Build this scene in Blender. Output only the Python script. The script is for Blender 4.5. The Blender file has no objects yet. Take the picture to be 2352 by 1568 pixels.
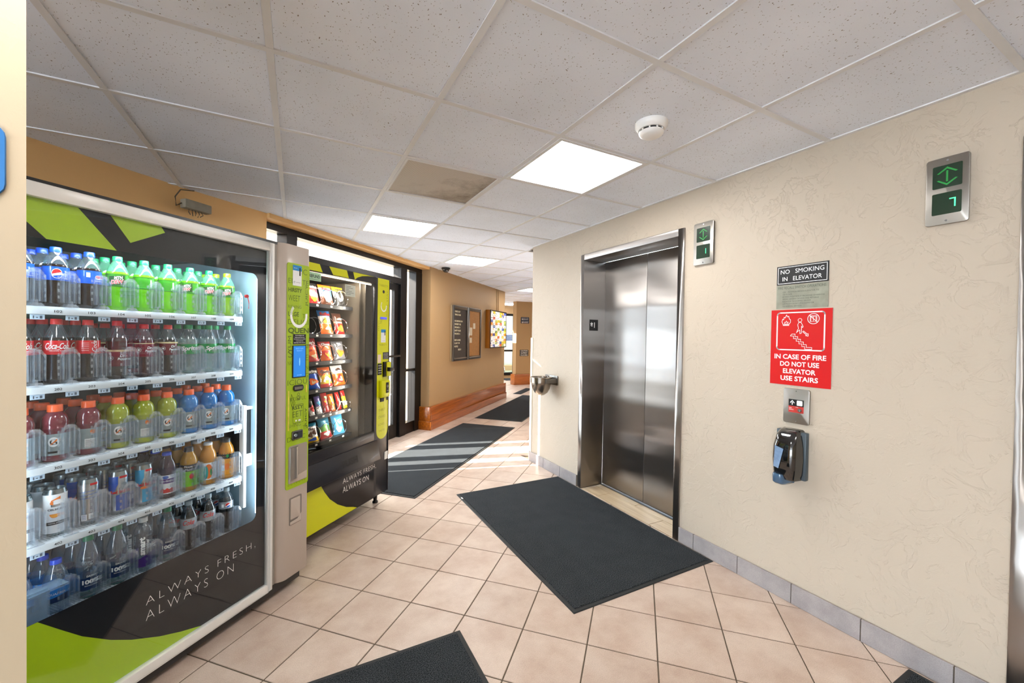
import bpy, bmesh, math, random
from mathutils import Vector, Matrix
random.seed(7)
PI = math.pi
sc = bpy.context.scene
COL = sc.collection

# ------------------------------------------------------------------ camera
YAW, PITCH, ROLL, FPX = 0.48852, -0.01323, 0.01521, 936.13
EYE = Vector((0, 0, 1.375))
fw = Vector((math.sin(YAW)*math.cos(PITCH), math.cos(YAW)*math.cos(PITCH), math.sin(PITCH)))
rt0 = Vector((math.cos(YAW), -math.sin(YAW), 0)); up0 = rt0.cross(fw)
rt = rt0*math.cos(ROLL) + up0*math.sin(ROLL); up = up0*math.cos(ROLL) - rt0*math.sin(ROLL)
cd = bpy.data.cameras.new('camera'); cam = bpy.data.objects.new('camera', cd); COL.objects.link(cam)
cd.sensor_width = 36; cd.lens = FPX/2352*36; cd.clip_start = .05; cd.clip_end = 200
mw = Matrix((( rt.x, up.x, -fw.x, EYE.x), (rt.y, up.y, -fw.y, EYE.y), (rt.z, up.z, -fw.z, EYE.z), (0, 0, 0, 1)))
cam.matrix_world = mw
sc.camera = cam

# ------------------------------------------------------------------ world, sun, exposure
sc.view_settings.view_transform = 'Standard'; sc.view_settings.look = 'None'
sc.view_settings.gamma = 1; sc.view_settings.use_curve_mapping = False
sc.view_settings.exposure = 1.66
sc.cycles.transparent_max_bounces = 32
sc.cycles.max_bounces = 10
W = bpy.data.worlds.new('world'); sc.world = W; W.use_nodes = True
wn = W.node_tree; wn.nodes.clear()
wo = wn.nodes.new('ShaderNodeOutputWorld'); wb = wn.nodes.new('ShaderNodeBackground')
wb.inputs[0].default_value = (.76, .88, 1.0, 1); wb.inputs[1].default_value = 6.5
wn.links.new(wb.outputs[0], wo.inputs[0])
SUN_AZ, SUN_EL = math.radians(-16), math.radians(24.5)
sd = bpy.data.lights.new('sun', 'SUN'); sd.energy = 30; sd.angle = math.radians(.55); sd.color = (1, .93, .82)
so = bpy.data.objects.new('sun', sd); COL.objects.link(so); so.location = (-8, 6, 6)
so.rotation_mode = 'QUATERNION'
so.rotation_quaternion = Vector((math.cos(SUN_AZ)*math.cos(SUN_EL), math.sin(SUN_AZ)*math.cos(SUN_EL), -math.sin(SUN_EL))).to_track_quat('-Z', 'Y')
PANEL_EMIT = 8.0

# ------------------------------------------------------------------ materials
def lin(h):
    if isinstance(h, tuple): return (*h, 1) if len(h) == 3 else h
    h = h.lstrip('#'); o = []
    for i in (0, 2, 4):
        c = int(h[i:i+2], 16)/255
        o.append(c/12.92 if c <= .04045 else ((c+.055)/1.055)**2.4)
    return (*o, 1)

class NT:
    def __init__(s, m): s.t = m.node_tree; s.n = s.t.nodes; s.l = s.t.links
    def new(s, ty, **k):
        n = s.n.new(ty)
        for a, b in k.items(): setattr(n, a, b)
        return n
    def link(s, a, b): s.l.new(a, b)

def base(name):
    m = bpy.data.materials.new(name); m.use_nodes = True
    return m, NT(m), m.node_tree.nodes['Principled BSDF']

def mat(name, col, rough=.5, metal=0., coat=0., var=.06, vs=6., bump=0., bs=150., emit=0., spec=.5, ani=0., rand=0., coord='Object', trans=0.):
    m, t, p = base(name)
    tc = t.new('ShaderNodeTexCoord')
    src = tc.outputs[coord] if coord != 'Position' else t.new('ShaderNodeNewGeometry').outputs['Position']
    c = lin(col)
    nz = t.new('ShaderNodeTexNoise'); nz.inputs['Scale'].default_value = vs; nz.inputs['Detail'].default_value = 3
    t.link(src, nz.inputs['Vector'])
    mx = t.new('ShaderNodeMix', data_type='RGBA')
    mx.inputs[6].default_value = tuple(max(0, x*(1-var)) for x in c[:3]) + (1,)
    mx.inputs[7].default_value = tuple(min(1, x*(1+var)) for x in c[:3]) + (1,)
    t.link(nz.outputs['Fac'], mx.inputs[0])
    out = mx.outputs[2]
    if rand:
        oi = t.new('ShaderNodeObjectInfo'); hs = t.new('ShaderNodeHueSaturation')
        mr = t.new('ShaderNodeMapRange'); mr.inputs[3].default_value = 1-rand; mr.inputs[4].default_value = 1+rand
        t.link(oi.outputs['Random'], mr.inputs[0]); t.link(mr.outputs[0], hs.inputs['Value']); t.link(out, hs.inputs['Color']); out = hs.outputs[0]
    t.link(out, p.inputs['Base Color'])
    p.inputs['Roughness'].default_value = rough; p.inputs['Metallic'].default_value = metal
    p.inputs['Coat Weight'].default_value = coat; p.inputs['Coat Roughness'].default_value = .05
    p.inputs['Specular IOR Level'].default_value = spec
    if ani: p.inputs['Anisotropic'].default_value = ani
    if trans: p.inputs['Transmission Weight'].default_value = trans
    if emit:
        t.link(out, p.inputs['Emission Color']); p.inputs['Emission Strength'].default_value = emit
    if bump:
        n2 = t.new('ShaderNodeTexNoise'); n2.inputs['Scale'].default_value = bs; n2.inputs['Detail'].default_value = 4
        b = t.new('ShaderNodeBump'); b.inputs['Strength'].default_value = bump; b.inputs['Distance'].default_value = .002
        t.link(src, n2.inputs['Vector']); t.link(n2.outputs['Fac'], b.inputs['Height']); t.link(b.outputs[0], p.inputs['Normal'])
    return m

def clear(name, tint=(.9, .95, 1), gl=.25, haze=.0, rough=.05, hazecol=(.8, .9, 1)):
    m, t, p = base(name); t.n.remove(p)
    o = t.n['Material Output']
    tr = t.new('ShaderNodeBsdfTransparent'); tr.inputs[0].default_value = (*tint, 1)
    g = t.new('ShaderNodeBsdfGlossy'); g.inputs['Roughness'].default_value = rough
    lw = t.new('ShaderNodeLayerWeight'); lw.inputs[0].default_value = .5
    pw_ = t.new('ShaderNodeMath', operation='POWER'); pw_.inputs[1].default_value = 4; t.link(lw.outputs['Facing'], pw_.inputs[0])
    fr_ = t.new('ShaderNodeMath', operation='MULTIPLY_ADD'); fr_.inputs[1].default_value = .9-gl*.3; fr_.inputs[2].default_value = gl*.3; fr_.use_clamp = True; t.link(pw_.outputs[0], fr_.inputs[0])
    mx = t.new('ShaderNodeMixShader'); t.link(fr_.outputs[0], mx.inputs[0]); t.link(tr.outputs[0], mx.inputs[1]); t.link(g.outputs[0], mx.inputs[2])
    res = mx.outputs[0]
    if haze:
        d = t.new('ShaderNodeBsdfDiffuse'); d.inputs[0].default_value = (*hazecol, 1)
        m2 = t.new('ShaderNodeMixShader'); m2.inputs[0].default_value = haze
        t.link(res, m2.inputs[1]); t.link(d.outputs[0], m2.inputs[2]); res = m2.outputs[0]
    t.link(res, o.inputs[0])
    return m

def stucco(name, col, strength, scale=9., dist=.006, var=.05):
    m, t, p = base(name)
    pos = t.new('ShaderNodeNewGeometry').outputs['Position']
    c = lin(col)
    n = t.new('ShaderNodeTexNoise'); n.inputs['Scale'].default_value = scale; n.inputs['Detail'].default_value = 8; n.inputs['Distortion'].default_value = 1.0; n.inputs['Roughness'].default_value = .62
    t.link(pos, n.inputs['Vector'])
    r = t.new('ShaderNodeValToRGB'); r.color_ramp.elements[0].position = .50; r.color_ramp.elements[1].position = .545
    t.link(n.outputs['Fac'], r.inputs[0])
    n2 = t.new('ShaderNodeTexNoise'); n2.inputs['Scale'].default_value = 90; n2.inputs['Detail'].default_value = 3; t.link(pos, n2.inputs['Vector'])
    n3 = t.new('ShaderNodeTexNoise'); n3.inputs['Scale'].default_value = 3; n3.inputs['Detail'].default_value = 3; t.link(pos, n3.inputs['Vector'])
    ml = t.new('ShaderNodeMath', operation='MULTIPLY'); t.link(r.outputs[0], ml.inputs[0]); t.link(n3.outputs['Fac'], ml.inputs[1])
    a = t.new('ShaderNodeMath', operation='MULTIPLY_ADD'); a.inputs[1].default_value = .22
    t.link(n2.outputs['Fac'], a.inputs[0]); t.link(ml.outputs[0], a.inputs[2])
    b = t.new('ShaderNodeBump'); b.inputs['Strength'].default_value = strength; b.inputs['Distance'].default_value = dist
    t.link(a.outputs[0], b.inputs['Height']); t.link(b.outputs[0], p.inputs['Normal'])
    mx = t.new('ShaderNodeMix', data_type='RGBA'); mx.inputs[6].default_value = tuple(x*(1-var) for x in c[:3])+(1,); mx.inputs[7].default_value = tuple(min(1, x*(1+var)) for x in c[:3])+(1,)
    n4 = t.new('ShaderNodeTexNoise'); n4.inputs['Scale'].default_value = 1.3; t.link(pos, n4.inputs['Vector']); t.link(n4.outputs['Fac'], mx.inputs[0])
    t.link(mx.outputs[2], p.inputs['Base Color']); p.inputs['Roughness'].default_value = .55; p.inputs['Specular IOR Level'].default_value = .3
    return m

M = {}
M['wall_cream'] = stucco('cream_stucco', '#b7aa99', .42)
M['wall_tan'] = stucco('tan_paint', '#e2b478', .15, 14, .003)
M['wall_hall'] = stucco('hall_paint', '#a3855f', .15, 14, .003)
M['pillar'] = stucco('pillar_paint', '#b8a78d', .12, 16, .003)
M['black_metal'] = mat('black_aluminium', '#1b1817', .35, .6, var=.1)
M['black'] = mat('black_plastic', '#0d0d0f', .35, 0, .3)
M['dark'] = mat('charcoal_print', '#121419', .4, 0, 0, var=.03, spec=.25)
M['white_frame'] = mat('white_enamel', '#e9e6e1', .35, .1)
M['greige'] = mat('greige_enamel', '#bbada1', .42, 0, .15, bump=.15, bs=500)
M['grey_strip'] = mat('grey_strip', '#8d857c', .45)
M['lime'] = mat('lime_print', '#b2d202', .4, 0, .2, var=.02)
M['lime_panel'] = mat('lime_panel', '#a2bf16', .4, 0, .25, var=.04)
M['yellow'] = mat('yellow_print', '#d6d800', .4, 0, .2, var=.02)
M['olive'] = mat('olive_ink', '#566a1c', .5)
M['olive_y'] = mat('olive_yellow_ink', '#8f9000', .5)
M['white'] = mat('white_ink', '#f4f4f2', .5, var=.01)
M['white_p'] = mat('white_plastic', '#ecebe8', .35, 0, .2)
M['ink'] = mat('black_ink', '#101012', .5)
M['liner'] = mat('cooler_liner', '#8fa9b6', .45, var=.12, vs=14, bump=.2, bs=60)
M['shelf'] = mat('shelf_white', '#c6ccd0', .4, var=.03)
M['slot'] = mat('shelf_groove', '#6f7b82', .5)
M['gate'] = clear('clear_gate', (.98, .99, 1), .4, .02, .08)
M['gate_rib'] = clear('clear_rib', (.96, .98, 1), .6, .075, .12, (.8, .9, 1))
M['pane'] = clear('door_glass', (.97, .99, 1), .12, 0, .0)
M['pane2'] = clear('smoked_glass', (.90, .88, .84), .14, 0, .0)
M['window'] = clear('window_glass', (.96, .97, .97), .2, 0, 0)
M['steel_edge'] = mat('satin_steel', '#a7a5a1', .32, 1)
M['steel_dark'] = mat('steel_plate', '#77736d', .38, 1, bump=.1, bs=400)
M['chrome'] = mat('chrome', '#c9cbd0', .15, 1)
M['tee'] = mat('tee_white', '#dbdcde', .5, coord='Position', var=.08)
M['wood'] = None
M['cork'] = mat('cork', '#9a6b35', .8, var=.35, vs=40)
M['red'] = mat('red_sign', '#c20308', .4, 0, .3, var=.02)
M['navy'] = mat('navy_sign', '#15243c', .45)
M['blue_sign'] = mat('blue_sign', '#2a6fae', .4, var=.2, vs=3)
M['screen'] = mat('blue_screen', '#1768b4', .2, emit=.35, var=.15)
M['plank'] = None

def tilemat(name, c1, c2, rand=.05, rough=.38, sc1=5.):
    m, t, p = base(name)
    pos = t.new('ShaderNodeNewGeometry').outputs['Position']
    n = t.new('ShaderNodeTexNoise'); n.inputs['Scale'].default_value = sc1; n.inputs['Detail'].default_value = 6; n.inputs['Roughness'].default_value = .62; t.link(pos, n.inputs['Vector'])
    r = t.new('ShaderNodeValToRGB'); r.color_ramp.elements[0].position = .36; r.color_ramp.elements[1].position = .62
    r.color_ramp.elements[0].color = lin(c1); r.color_ramp.elements[1].color = lin(c2); t.link(n.outputs['Fac'], r.inputs[0])
    g = t.new('ShaderNodeTexNoise'); g.inputs['Scale'].default_value = 260; g.inputs['Detail'].default_value = 2; t.link(pos, g.inputs['Vector'])
    mr = t.new('ShaderNodeMapRange'); mr.inputs[1].default_value = .35; mr.inputs[2].default_value = .6; mr.inputs[3].default_value = .88; mr.inputs[4].default_value = 1.03; t.link(g.outputs['Fac'], mr.inputs[0])
    oi = t.new('ShaderNodeObjectInfo'); m2 = t.new('ShaderNodeMapRange'); m2.inputs[3].default_value = 1-rand; m2.inputs[4].default_value = 1+rand; t.link(oi.outputs['Random'], m2.inputs[0])
    ml = t.new('ShaderNodeMath', operation='MULTIPLY'); t.link(mr.outputs[0], ml.inputs[0]); t.link(m2.outputs[0], ml.inputs[1])
    hs = t.new('ShaderNodeHueSaturation'); t.link(r.outputs[0], hs.inputs['Color']); t.link(ml.outputs[0], hs.inputs['Value']); t.link(hs.outputs[0], p.inputs['Base Color'])
    p.inputs['Roughness'].default_value = rough
    b = t.new('ShaderNodeBump'); b.inputs['Strength'].default_value = .12; b.inputs['Distance'].default_value = .001; t.link(g.outputs['Fac'], b.inputs['Height']); t.link(b.outputs[0], p.inputs['Normal'])
    return m
M['tile'] = tilemat('floor_tile_glaze', '#b39c8c', '#c6b3a4')
M['base_tile'] = tilemat('base_tile_glaze', '#8a8384', '#9b9493', .06, .45, 9)
M['grout'] = mat('grout', '#544839', .8, coord='Position', var=.3, vs=14)

def panelmat():
    m, t, p = base('acoustic_panel')
    pos = t.new('ShaderNodeNewGeometry').outputs['Position']
    oi = t.new('ShaderNodeObjectInfo'); ad = t.new('ShaderNodeVectorMath', operation='ADD')
    v = t.new('ShaderNodeTexVoronoi'); v.inputs['Scale'].default_value = 125; v.inputs['Randomness'].default_value = 1
    mp = t.new('ShaderNodeMapping'); mp.inputs['Scale'].default_value = (1, .55, 1); mp.inputs['Rotation'].default_value = (0, 0, .5)
    nd = t.new('ShaderNodeTexNoise'); nd.inputs['Scale'].default_value = 30; t.link(pos, nd.inputs['Vector'])
    t.link(nd.outputs['Color'], ad.inputs[1]); sc_ = t.new('ShaderNodeVectorMath', operation='SCALE'); sc_.inputs[3].default_value = .03
    t.link(nd.outputs['Color'], sc_.inputs[0]); t.link(pos, ad.inputs[0]); t.link(sc_.outputs[0], ad.inputs[1])
    t.link(ad.outputs[0], mp.inputs[0]); t.link(mp.outputs[0], v.inputs['Vector'])
    n = t.new('ShaderNodeTexNoise'); n.inputs['Scale'].default_value = 55; t.link(pos, n.inputs['Vector'])
    a = t.new('ShaderNodeMath', operation='MULTIPLY_ADD'); a.inputs[1].default_value = .42; t.link(n.outputs['Fac'], a.inputs[0]); t.link(v.outputs['Distance'], a.inputs[2])
    r = t.new('ShaderNodeValToRGB'); r.color_ramp.elements[0].position = .31; r.color_ramp.elements[1].position = .38
    r.color_ramp.elements[0].color = lin('#8b847d'); r.color_ramp.elements[1].color = lin('#eaf0fb'); t.link(a.outputs[0], r.inputs[0])
    n2 = t.new('ShaderNodeTexNoise'); n2.inputs['Scale'].default_value = 2.2; n2.inputs['Detail'].default_value = 5; t.link(pos, n2.inputs['Vector'])
    mr = t.new('ShaderNodeMapRange'); mr.inputs[1].default_value = .3; mr.inputs[2].default_value = .7; mr.inputs[3].default_value = .93; mr.inputs[4].default_value = 1.02; t.link(n2.outputs['Fac'], mr.inputs[0])
    m2 = t.new('ShaderNodeMapRange'); m2.inputs[3].default_value = .96; m2.inputs[4].default_value = 1.02; t.link(oi.outputs['Random'], m2.inputs[0])
    ml = t.new('ShaderNodeMath', operation='MULTIPLY'); t.link(mr.outputs[0], ml.inputs[0]); t.link(m2.outputs[0], ml.inputs[1])
    hs = t.new('ShaderNodeHueSaturation'); t.link(r.outputs[0], hs.inputs['Color']); t.link(ml.outputs[0], hs.inputs['Value']); t.link(hs.outputs[0], p.inputs['Base Color'])
    p.inputs['Roughness'].default_value = .9; p.inputs['Specular IOR Level'].default_value = .1
    b = t.new('ShaderNodeBump'); b.inputs['Strength'].default_value = .5; b.inputs['Distance'].default_value = .0015; t.link(r.outputs[0], b.inputs['Height']); t.link(b.outputs[0], p.inputs['Normal'])
    return m
M['panel'] = panelmat()

def brushed(name, col, rough=.42, ani=.95, wob=.30):
    m, t, p = base(name)
    tc = t.new('ShaderNodeTexCoord'); mp = t.new('ShaderNodeMapping'); mp.inputs['Scale'].default_value = (400, 400, 4)
    t.link(tc.outputs['Object'], mp.inputs[0])
    n = t.new('ShaderNodeTexNoise'); n.inputs['Scale'].default_value = 1; n.inputs['Detail'].default_value = 2; t.link(mp.outputs[0], n.inputs['Vector'])
    r = t.new('ShaderNodeMapRange'); r.inputs[3].default_value = rough-.03; r.inputs[4].default_value = rough+.03; t.link(n.outputs['Fac'], r.inputs[0]); t.link(r.outputs[0], p.inputs['Roughness'])
    p.inputs['Base Color'].default_value = lin(col); p.inputs['Metallic'].default_value = 1
    p.inputs['Anisotropic'].default_value = ani; p.inputs['Anisotropic Rotation'].default_value = .0
    tg = t.new('ShaderNodeTangent', direction_type='RADIAL', axis='Z'); t.link(tg.outputs[0], p.inputs['Tangent'])
    w = t.new('ShaderNodeTexNoise'); w.inputs['Scale'].default_value = 1.4; w.inputs['Detail'].default_value = 1
    m3 = t.new('ShaderNodeMapping'); m3.inputs['Scale'].default_value = (.12, .12, 3.0); t.link(tc.outputs['Object'], m3.inputs[0]); t.link(m3.outputs[0], w.inputs['Vector'])
    b = t.new('ShaderNodeBump'); b.inputs['Strength'].default_value = wob; b.inputs['Distance'].default_value = .02; t.link(w.outputs['Fac'], b.inputs['Height'])
    b2 = t.new('ShaderNodeBump'); b2.inputs['Strength'].default_value = .0; b2.inputs['Distance'].default_value = .001; t.link(n.outputs['Fac'], b2.inputs['Height']); t.link(b.outputs[0], b2.inputs['Normal'])
    t.link(b2.outputs[0], p.inputs['Normal'])
    return m
M['brushed'] = brushed('brushed_steel', '#a19c98', .34, .95, .8)
M['brushed2'] = brushed('brushed_plate', '#9d9891', .38, .6, .05)

def woodmat(name, c1, c2, along, sx=1.):
    m, t, p = base(name)
    tc = t.new('ShaderNodeTexCoord'); mp = t.new('ShaderNodeMapping')
    mp.inputs['Scale'].default_value = tuple(2.5 if i == along else 40*sx for i in range(3)); t.link(tc.outputs['Object'], mp.inputs[0])
    n = t.new('ShaderNodeTexNoise'); n.inputs['Scale'].default_value = 1; n.inputs['Detail'].default_value = 6; n.inputs['Distortion'].default_value = .6; t.link(mp.outputs[0], n.inputs['Vector'])
    r = t.new('ShaderNodeValToRGB'); r.color_ramp.elements[0].position = .3; r.color_ramp.elements[1].position = .7
    r.color_ramp.elements[0].color = lin(c1); r.color_ramp.elements[1].color = lin(c2); t.link(n.outputs['Fac'], r.inputs[0]); t.link(r.outputs[0], p.inputs['Base Color'])
    p.inputs['Roughness'].default_value = .3; p.inputs['Coat Weight'].default_value = .4
    return m
M['wood'] = woodmat('honey_oak', '#84400a', '#b9651a', 0)
M['plank'] = woodmat('wood_look_plank', '#b49a78', '#cdb795', 1, .8)

def carpet():
    m, t, p = base('mat_pile')
    pos = t.new('ShaderNodeNewGeometry').outputs['Position']
    n = t.new('ShaderNodeTexNoise'); n.inputs['Scale'].default_value = 260; n.inputs['Detail'].default_value = 3; t.link(pos, n.inputs['Vector'])
    r = t.new('ShaderNodeValToRGB'); r.color_ramp.elements[0].position = .38; r.color_ramp.elements[1].position = .7
    r.color_ramp.elements[0].color = lin('#101214'); r.color_ramp.elements[1].color = lin('#4c5054'); t.link(n.outputs['Fac'], r.inputs[0])
    n2 = t.new('ShaderNodeTexNoise'); n2.inputs['Scale'].default_value = 9; n2.inputs['Detail'].default_value = 4; t.link(pos, n2.inputs['Vector'])
    mr = t.new('ShaderNodeMapRange'); mr.inputs[3].default_value = .75; mr.inputs[4].default_value = 1.15; t.link(n2.outputs['Fac'], mr.inputs[0])
    hs = t.new('ShaderNodeHueSaturation'); t.link(r.outputs[0], hs.inputs['Color']); t.link(mr.outputs[0], hs.inputs['Value']); t.link(hs.outputs[0], p.inputs['Base Color'])
    p.inputs['Roughness'].default_value = .95; p.inputs['Specular IOR Level'].default_value = .1
    b = t.new('ShaderNodeBump'); b.inputs['Strength'].default_value = .6; b.inputs['Distance'].default_value = .003; t.link(n.outputs['Fac'], b.inputs['Height']); t.link(b.outputs[0], p.inputs['Normal'])
    return m
M['carpet'] = carpet()
M['rubber'] = mat('mat_rubber', '#1d1f20', .7)

# ------------------------------------------------------------------ mesh helpers
TXT = {}
def text_geo(s, bold=0., shear=0., space=1.):
    k = (s, bold, shear, space)
    if k in TXT: return TXT[k]
    cu = bpy.data.curves.new('glyphs', 'FONT'); cu.body = s; cu.size = 1; cu.resolution_u = 3
    cu.offset = bold; cu.shear = shear; cu.space_character = space
    ob = bpy.data.objects.new('glyphs', cu); COL.objects.link(ob)
    dg = bpy.context.evaluated_depsgraph_get(); dg.update()
    me = ob.evaluated_get(dg).to_mesh()
    v = [(a.co.x, a.co.y) for a in me.vertices]; f = [tuple(p.vertices) for p in me.polygons]
    ob.evaluated_get(dg).to_mesh_clear()
    bpy.data.objects.remove(ob); bpy.data.curves.remove(cu)
    x0 = min(a[0] for a in v); x1 = max(a[0] for a in v); y0 = min(a[1] for a in v); y1 = max(a[1] for a in v)
    TXT[k] = ([((a[0]-x0), (a[1]-y0)) for a in v], f, x1-x0, y1-y0)
    return TXT[k]

class MB:
    def __init__(s): s.v = []; s.f = []; s.m = []
    def add(s, v, f, m=0):
        o = len(s.v); s.v += [tuple(a) for a in v]; s.f += [tuple(i+o for i in q) for q in f]; s.m += [m]*len(f); return s
    def box(s, x0, x1, y0, y1, z0, z1, m=0):
        if x0 > x1: x0, x1 = x1, x0
        if y0 > y1: y0, y1 = y1, y0
        v = [(x0, y0, z0), (x1, y0, z0), (x1, y1, z0), (x0, y1, z0), (x0, y0, z1), (x1, y0, z1), (x1, y1, z1), (x0, y1, z1)]
        return s.add(v, [(0, 3, 2, 1), (4, 5, 6, 7), (0, 1, 5, 4), (1, 2, 6, 5), (2, 3, 7, 6), (3, 0, 4, 7)], m)
    def prism(s, P, a, b, axis='y', m=0):   # P in (x,z) for y, (x,y) for z, (y,z) for x
        n = len(P)
        mk = {'y': lambda p, t: (p[0], t, p[1]), 'z': lambda p, t: (p[0], p[1], t), 'x': lambda p, t: (t, p[0], p[1])}[axis]
        v = [mk(p, a) for p in P]+[mk(p, b) for p in P]
        f = [tuple(range(n)), tuple(range(2*n-1, n-1, -1))]+[(i, i+n, (i+1) % n+n, (i+1) % n) for i in range(n)]
        return s.add(v, f, m)
    def poly(s, P, y, m=0):                 # flat print facing -y
        return s.add([(p[0], y, p[1]) for p in P], [tuple(range(len(P)))], m)
    def rect(s, x0, x1, z0, z1, y, m=0): return s.poly([(x0, z0), (x1, z0), (x1, z1), (x0, z1)], y, m)
    def lathe(s, prof, n=20, c=(0, 0), mi=0, mats=None, axis='z'):
        v = []; f = []; ms = []
        for r, z in prof:
            for i in range(n):
                a = 2*PI*i/n; p = (c[0]+r*math.cos(a), c[1]+r*math.sin(a), z)
                if axis == 'y': p = (c[0]+r*math.cos(a), z, c[1]+r*math.sin(a))
                v.append(p)
        for k in range(len(prof)-1):
            for i in range(n):
                j = (i+1) % n
                f.append((k*n+i, k*n+j, (k+1)*n+j, (k+1)*n+i)); ms.append(mats[k] if mats else mi)
        f.append(tuple(range(n-1, -1, -1))); ms.append(mats[0] if mats else mi)
        f.append(tuple((len(prof)-1)*n+i for i in range(n))); ms.append(mats[-1] if mats else mi)
        o = len(s.v); s.v += v; s.f += [tuple(i+o for i in q) for q in f]; s.m += ms; return s
    def tube(s, path, r, n=6, m=0):
        P = [Vector(p) for p in path]; v = []; f = []
        for i, p in enumerate(P):
            d = (P[min(i+1, len(P)-1)]-P[max(i-1, 0)]).normalized()
            u = d.cross(Vector((0, 0, 1)));
            if u.length < .05: u = d.cross(Vector((1, 0, 0)))
            u.normalize(); w = d.cross(u)
            for k in range(n):
                a = 2*PI*k/n; v.append(p+u*(r*math.cos(a))+w*(r*math.sin(a)))
        for i in range(len(P)-1):
            for k in range(n):
                j = (k+1) % n; f.append((i*n+k, i*n+j, (i+1)*n+j, (i+1)*n+k))
        f.append(tuple(range(n))); f.append(tuple((len(P)-1)*n+k for k in range(n)))
        return s.add(v, f, m)
    def text(s, t, x, z, h, y=0, w=None, al='l', m=0, bold=0., shear=0., space=1., wrap=None, rot=0., maxw=None):
        V, F, tw, th = text_geo(t, bold, shear, space)
        ky = h/th; kx = (w/tw) if w else ky
        if maxw and tw*kx > maxw: kx = maxw/tw
        W_ = tw*kx; ox = {'l': 0, 'c': -W_/2, 'r': -W_}[al]
        pts = [(a*kx+ox, b*ky) for a, b in V]
        if rot:
            c_, s_ = math.cos(rot), math.sin(rot); pts = [(a*c_-b*s_, a*s_+b*c_) for a, b in pts]
        pts = [(a+x, b+z) for a, b in pts]
        if wrap:
            r = wrap; v = [(r*math.sin(a/r), -r*math.cos(a/r), b) for a, b in pts]
        else: v = [(a, y, b) for a, b in pts]
        return s.add(v, F, m)
    def strip(s, x0, x1, lo, hi, m=0, n=8, y=0, wrap=None):
        v = []
        for i in range(n+1):
            x = x0+(x1-x0)*i/n
            for q in (lo(x), hi(x)):
                v.append((wrap*math.sin(x/wrap), -wrap*math.cos(x/wrap), q) if wrap else (x, y, q))
        return s.add(v, [(2*i, 2*i+2, 2*i+3, 2*i+1) for i in range(n)], m)
    def ell(s, cx, cz, rx, rz, m=0, n=14, y=0, wrap=None, t0=None, t1=None):
        lo = lambda x: cz-rz*math.sqrt(max(0, 1-((x-cx)/rx)**2)) if t0 is None else t0(x, cx, cz, rx, rz)
        hi = lambda x: cz+rz*math.sqrt(max(0, 1-((x-cx)/rx)**2)) if t1 is None else t1(x, cx, cz, rx, rz)
        return s.strip(cx-rx, cx+rx, lo, hi, m, n, y, wrap)
    def arc(s, cx, cz, r0, r1, a0, a1, y, m=0, n=24, kz=1.):
        v = []
        for i in range(n+1):
            a = a0+(a1-a0)*i/n
            v += [(cx+r0*math.cos(a), y, cz+r0*math.sin(a)*kz), (cx+r1*math.cos(a), y, cz+r1*math.sin(a)*kz)]
        return s.add(v, [(2*i, 2*i+1, 2*i+3, 2*i+2) for i in range(n)], m)
    def mesh(s, name, mats, bevel=0, smooth=35, seg=2):
        me = bpy.data.meshes.new(name); me.from_pydata(s.v, [], s.f)
        for q in mats: me.materials.append(q)
        me.polygons.foreach_set('material_index', s.m)
        bm = bmesh.new(); bm.from_mesh(me)
        if bevel:
            bmesh.ops.remove_doubles(bm, verts=bm.verts, dist=1e-6)
            bmesh.ops.recalc_face_normals(bm, faces=bm.faces)
            es = [e for e in bm.edges if len(e.link_faces) == 2 and e.calc_face_angle(0) > .5]
            bmesh.ops.bevel(bm, geom=es, offset=bevel, segments=seg, profile=.5, affect='EDGES', clamp_overlap=True)
        bm.to_mesh(me); bm.free()
        if smooth:
            me.shade_smooth(); me.set_sharp_from_angle(angle=math.radians(smooth))
        me.update(); return me

def props(o, label=None, cat=None, group=None, kind=None):
    if label: o['label'] = label
    if cat: o['category'] = cat
    if group: o['group'] = group
    if kind: o['kind'] = kind
    return o
def O(name, mb, mats, parent=None, loc=(0, 0, 0), rz=0, bevel=0, smooth=35, **k):
    if not isinstance(mats, (list, tuple)): mats = [mats]
    me = mb.mesh(name, mats, bevel, smooth) if isinstance(mb, MB) else mb
    o = bpy.data.objects.new(name, me); COL.objects.link(o)
    o.location = loc; o.rotation_euler = (0, 0, rz)
    if parent: o.parent = parent
    return props(o, **k)
def E(name, loc=(0, 0, 0), rz=0, parent=None, **k):
    o = bpy.data.objects.new(name, None); COL.objects.link(o); o.location = loc; o.rotation_euler = (0, 0, rz)
    o.empty_display_size = .1
    if parent: o.parent = parent
    return props(o, **k)
def B(*a): return MB().box(*a)
def circ(cx, cz, r, n=24): return [(cx+r*math.cos(2*PI*i/n), cz+r*math.sin(2*PI*i/n)) for i in range(n)]
def rrect(x0, x1, z0, z1, r, n=4):
    P = []
    for cx, cz, a in ((x1-r, z1-r, 0), (x0+r, z1-r, 90), (x0+r, z0+r, 180), (x1-r, z0+r, 270)):
        for i in range(n+1):
            t = math.radians(a+90*i/n); P.append((cx+r*math.cos(t), cz+r*math.sin(t)))
    return P

# machine side frame: s along the left wall, d depth into the wall
TH = math.radians(44.4)
OX, OY = -.106, 2.401
SX, SY = math.cos(TH), math.sin(TH)
def LW(s, d): return (OX+s*SX-d*SY, OY+s*SY+d*SX)
def depth(x, y): return -(x-OX)*SY+(y-OY)*SX
def LF(name, **k): return E(name, (OX, OY, 0), TH, **k)
CEIL = 2.354
WX = 2.31

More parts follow.
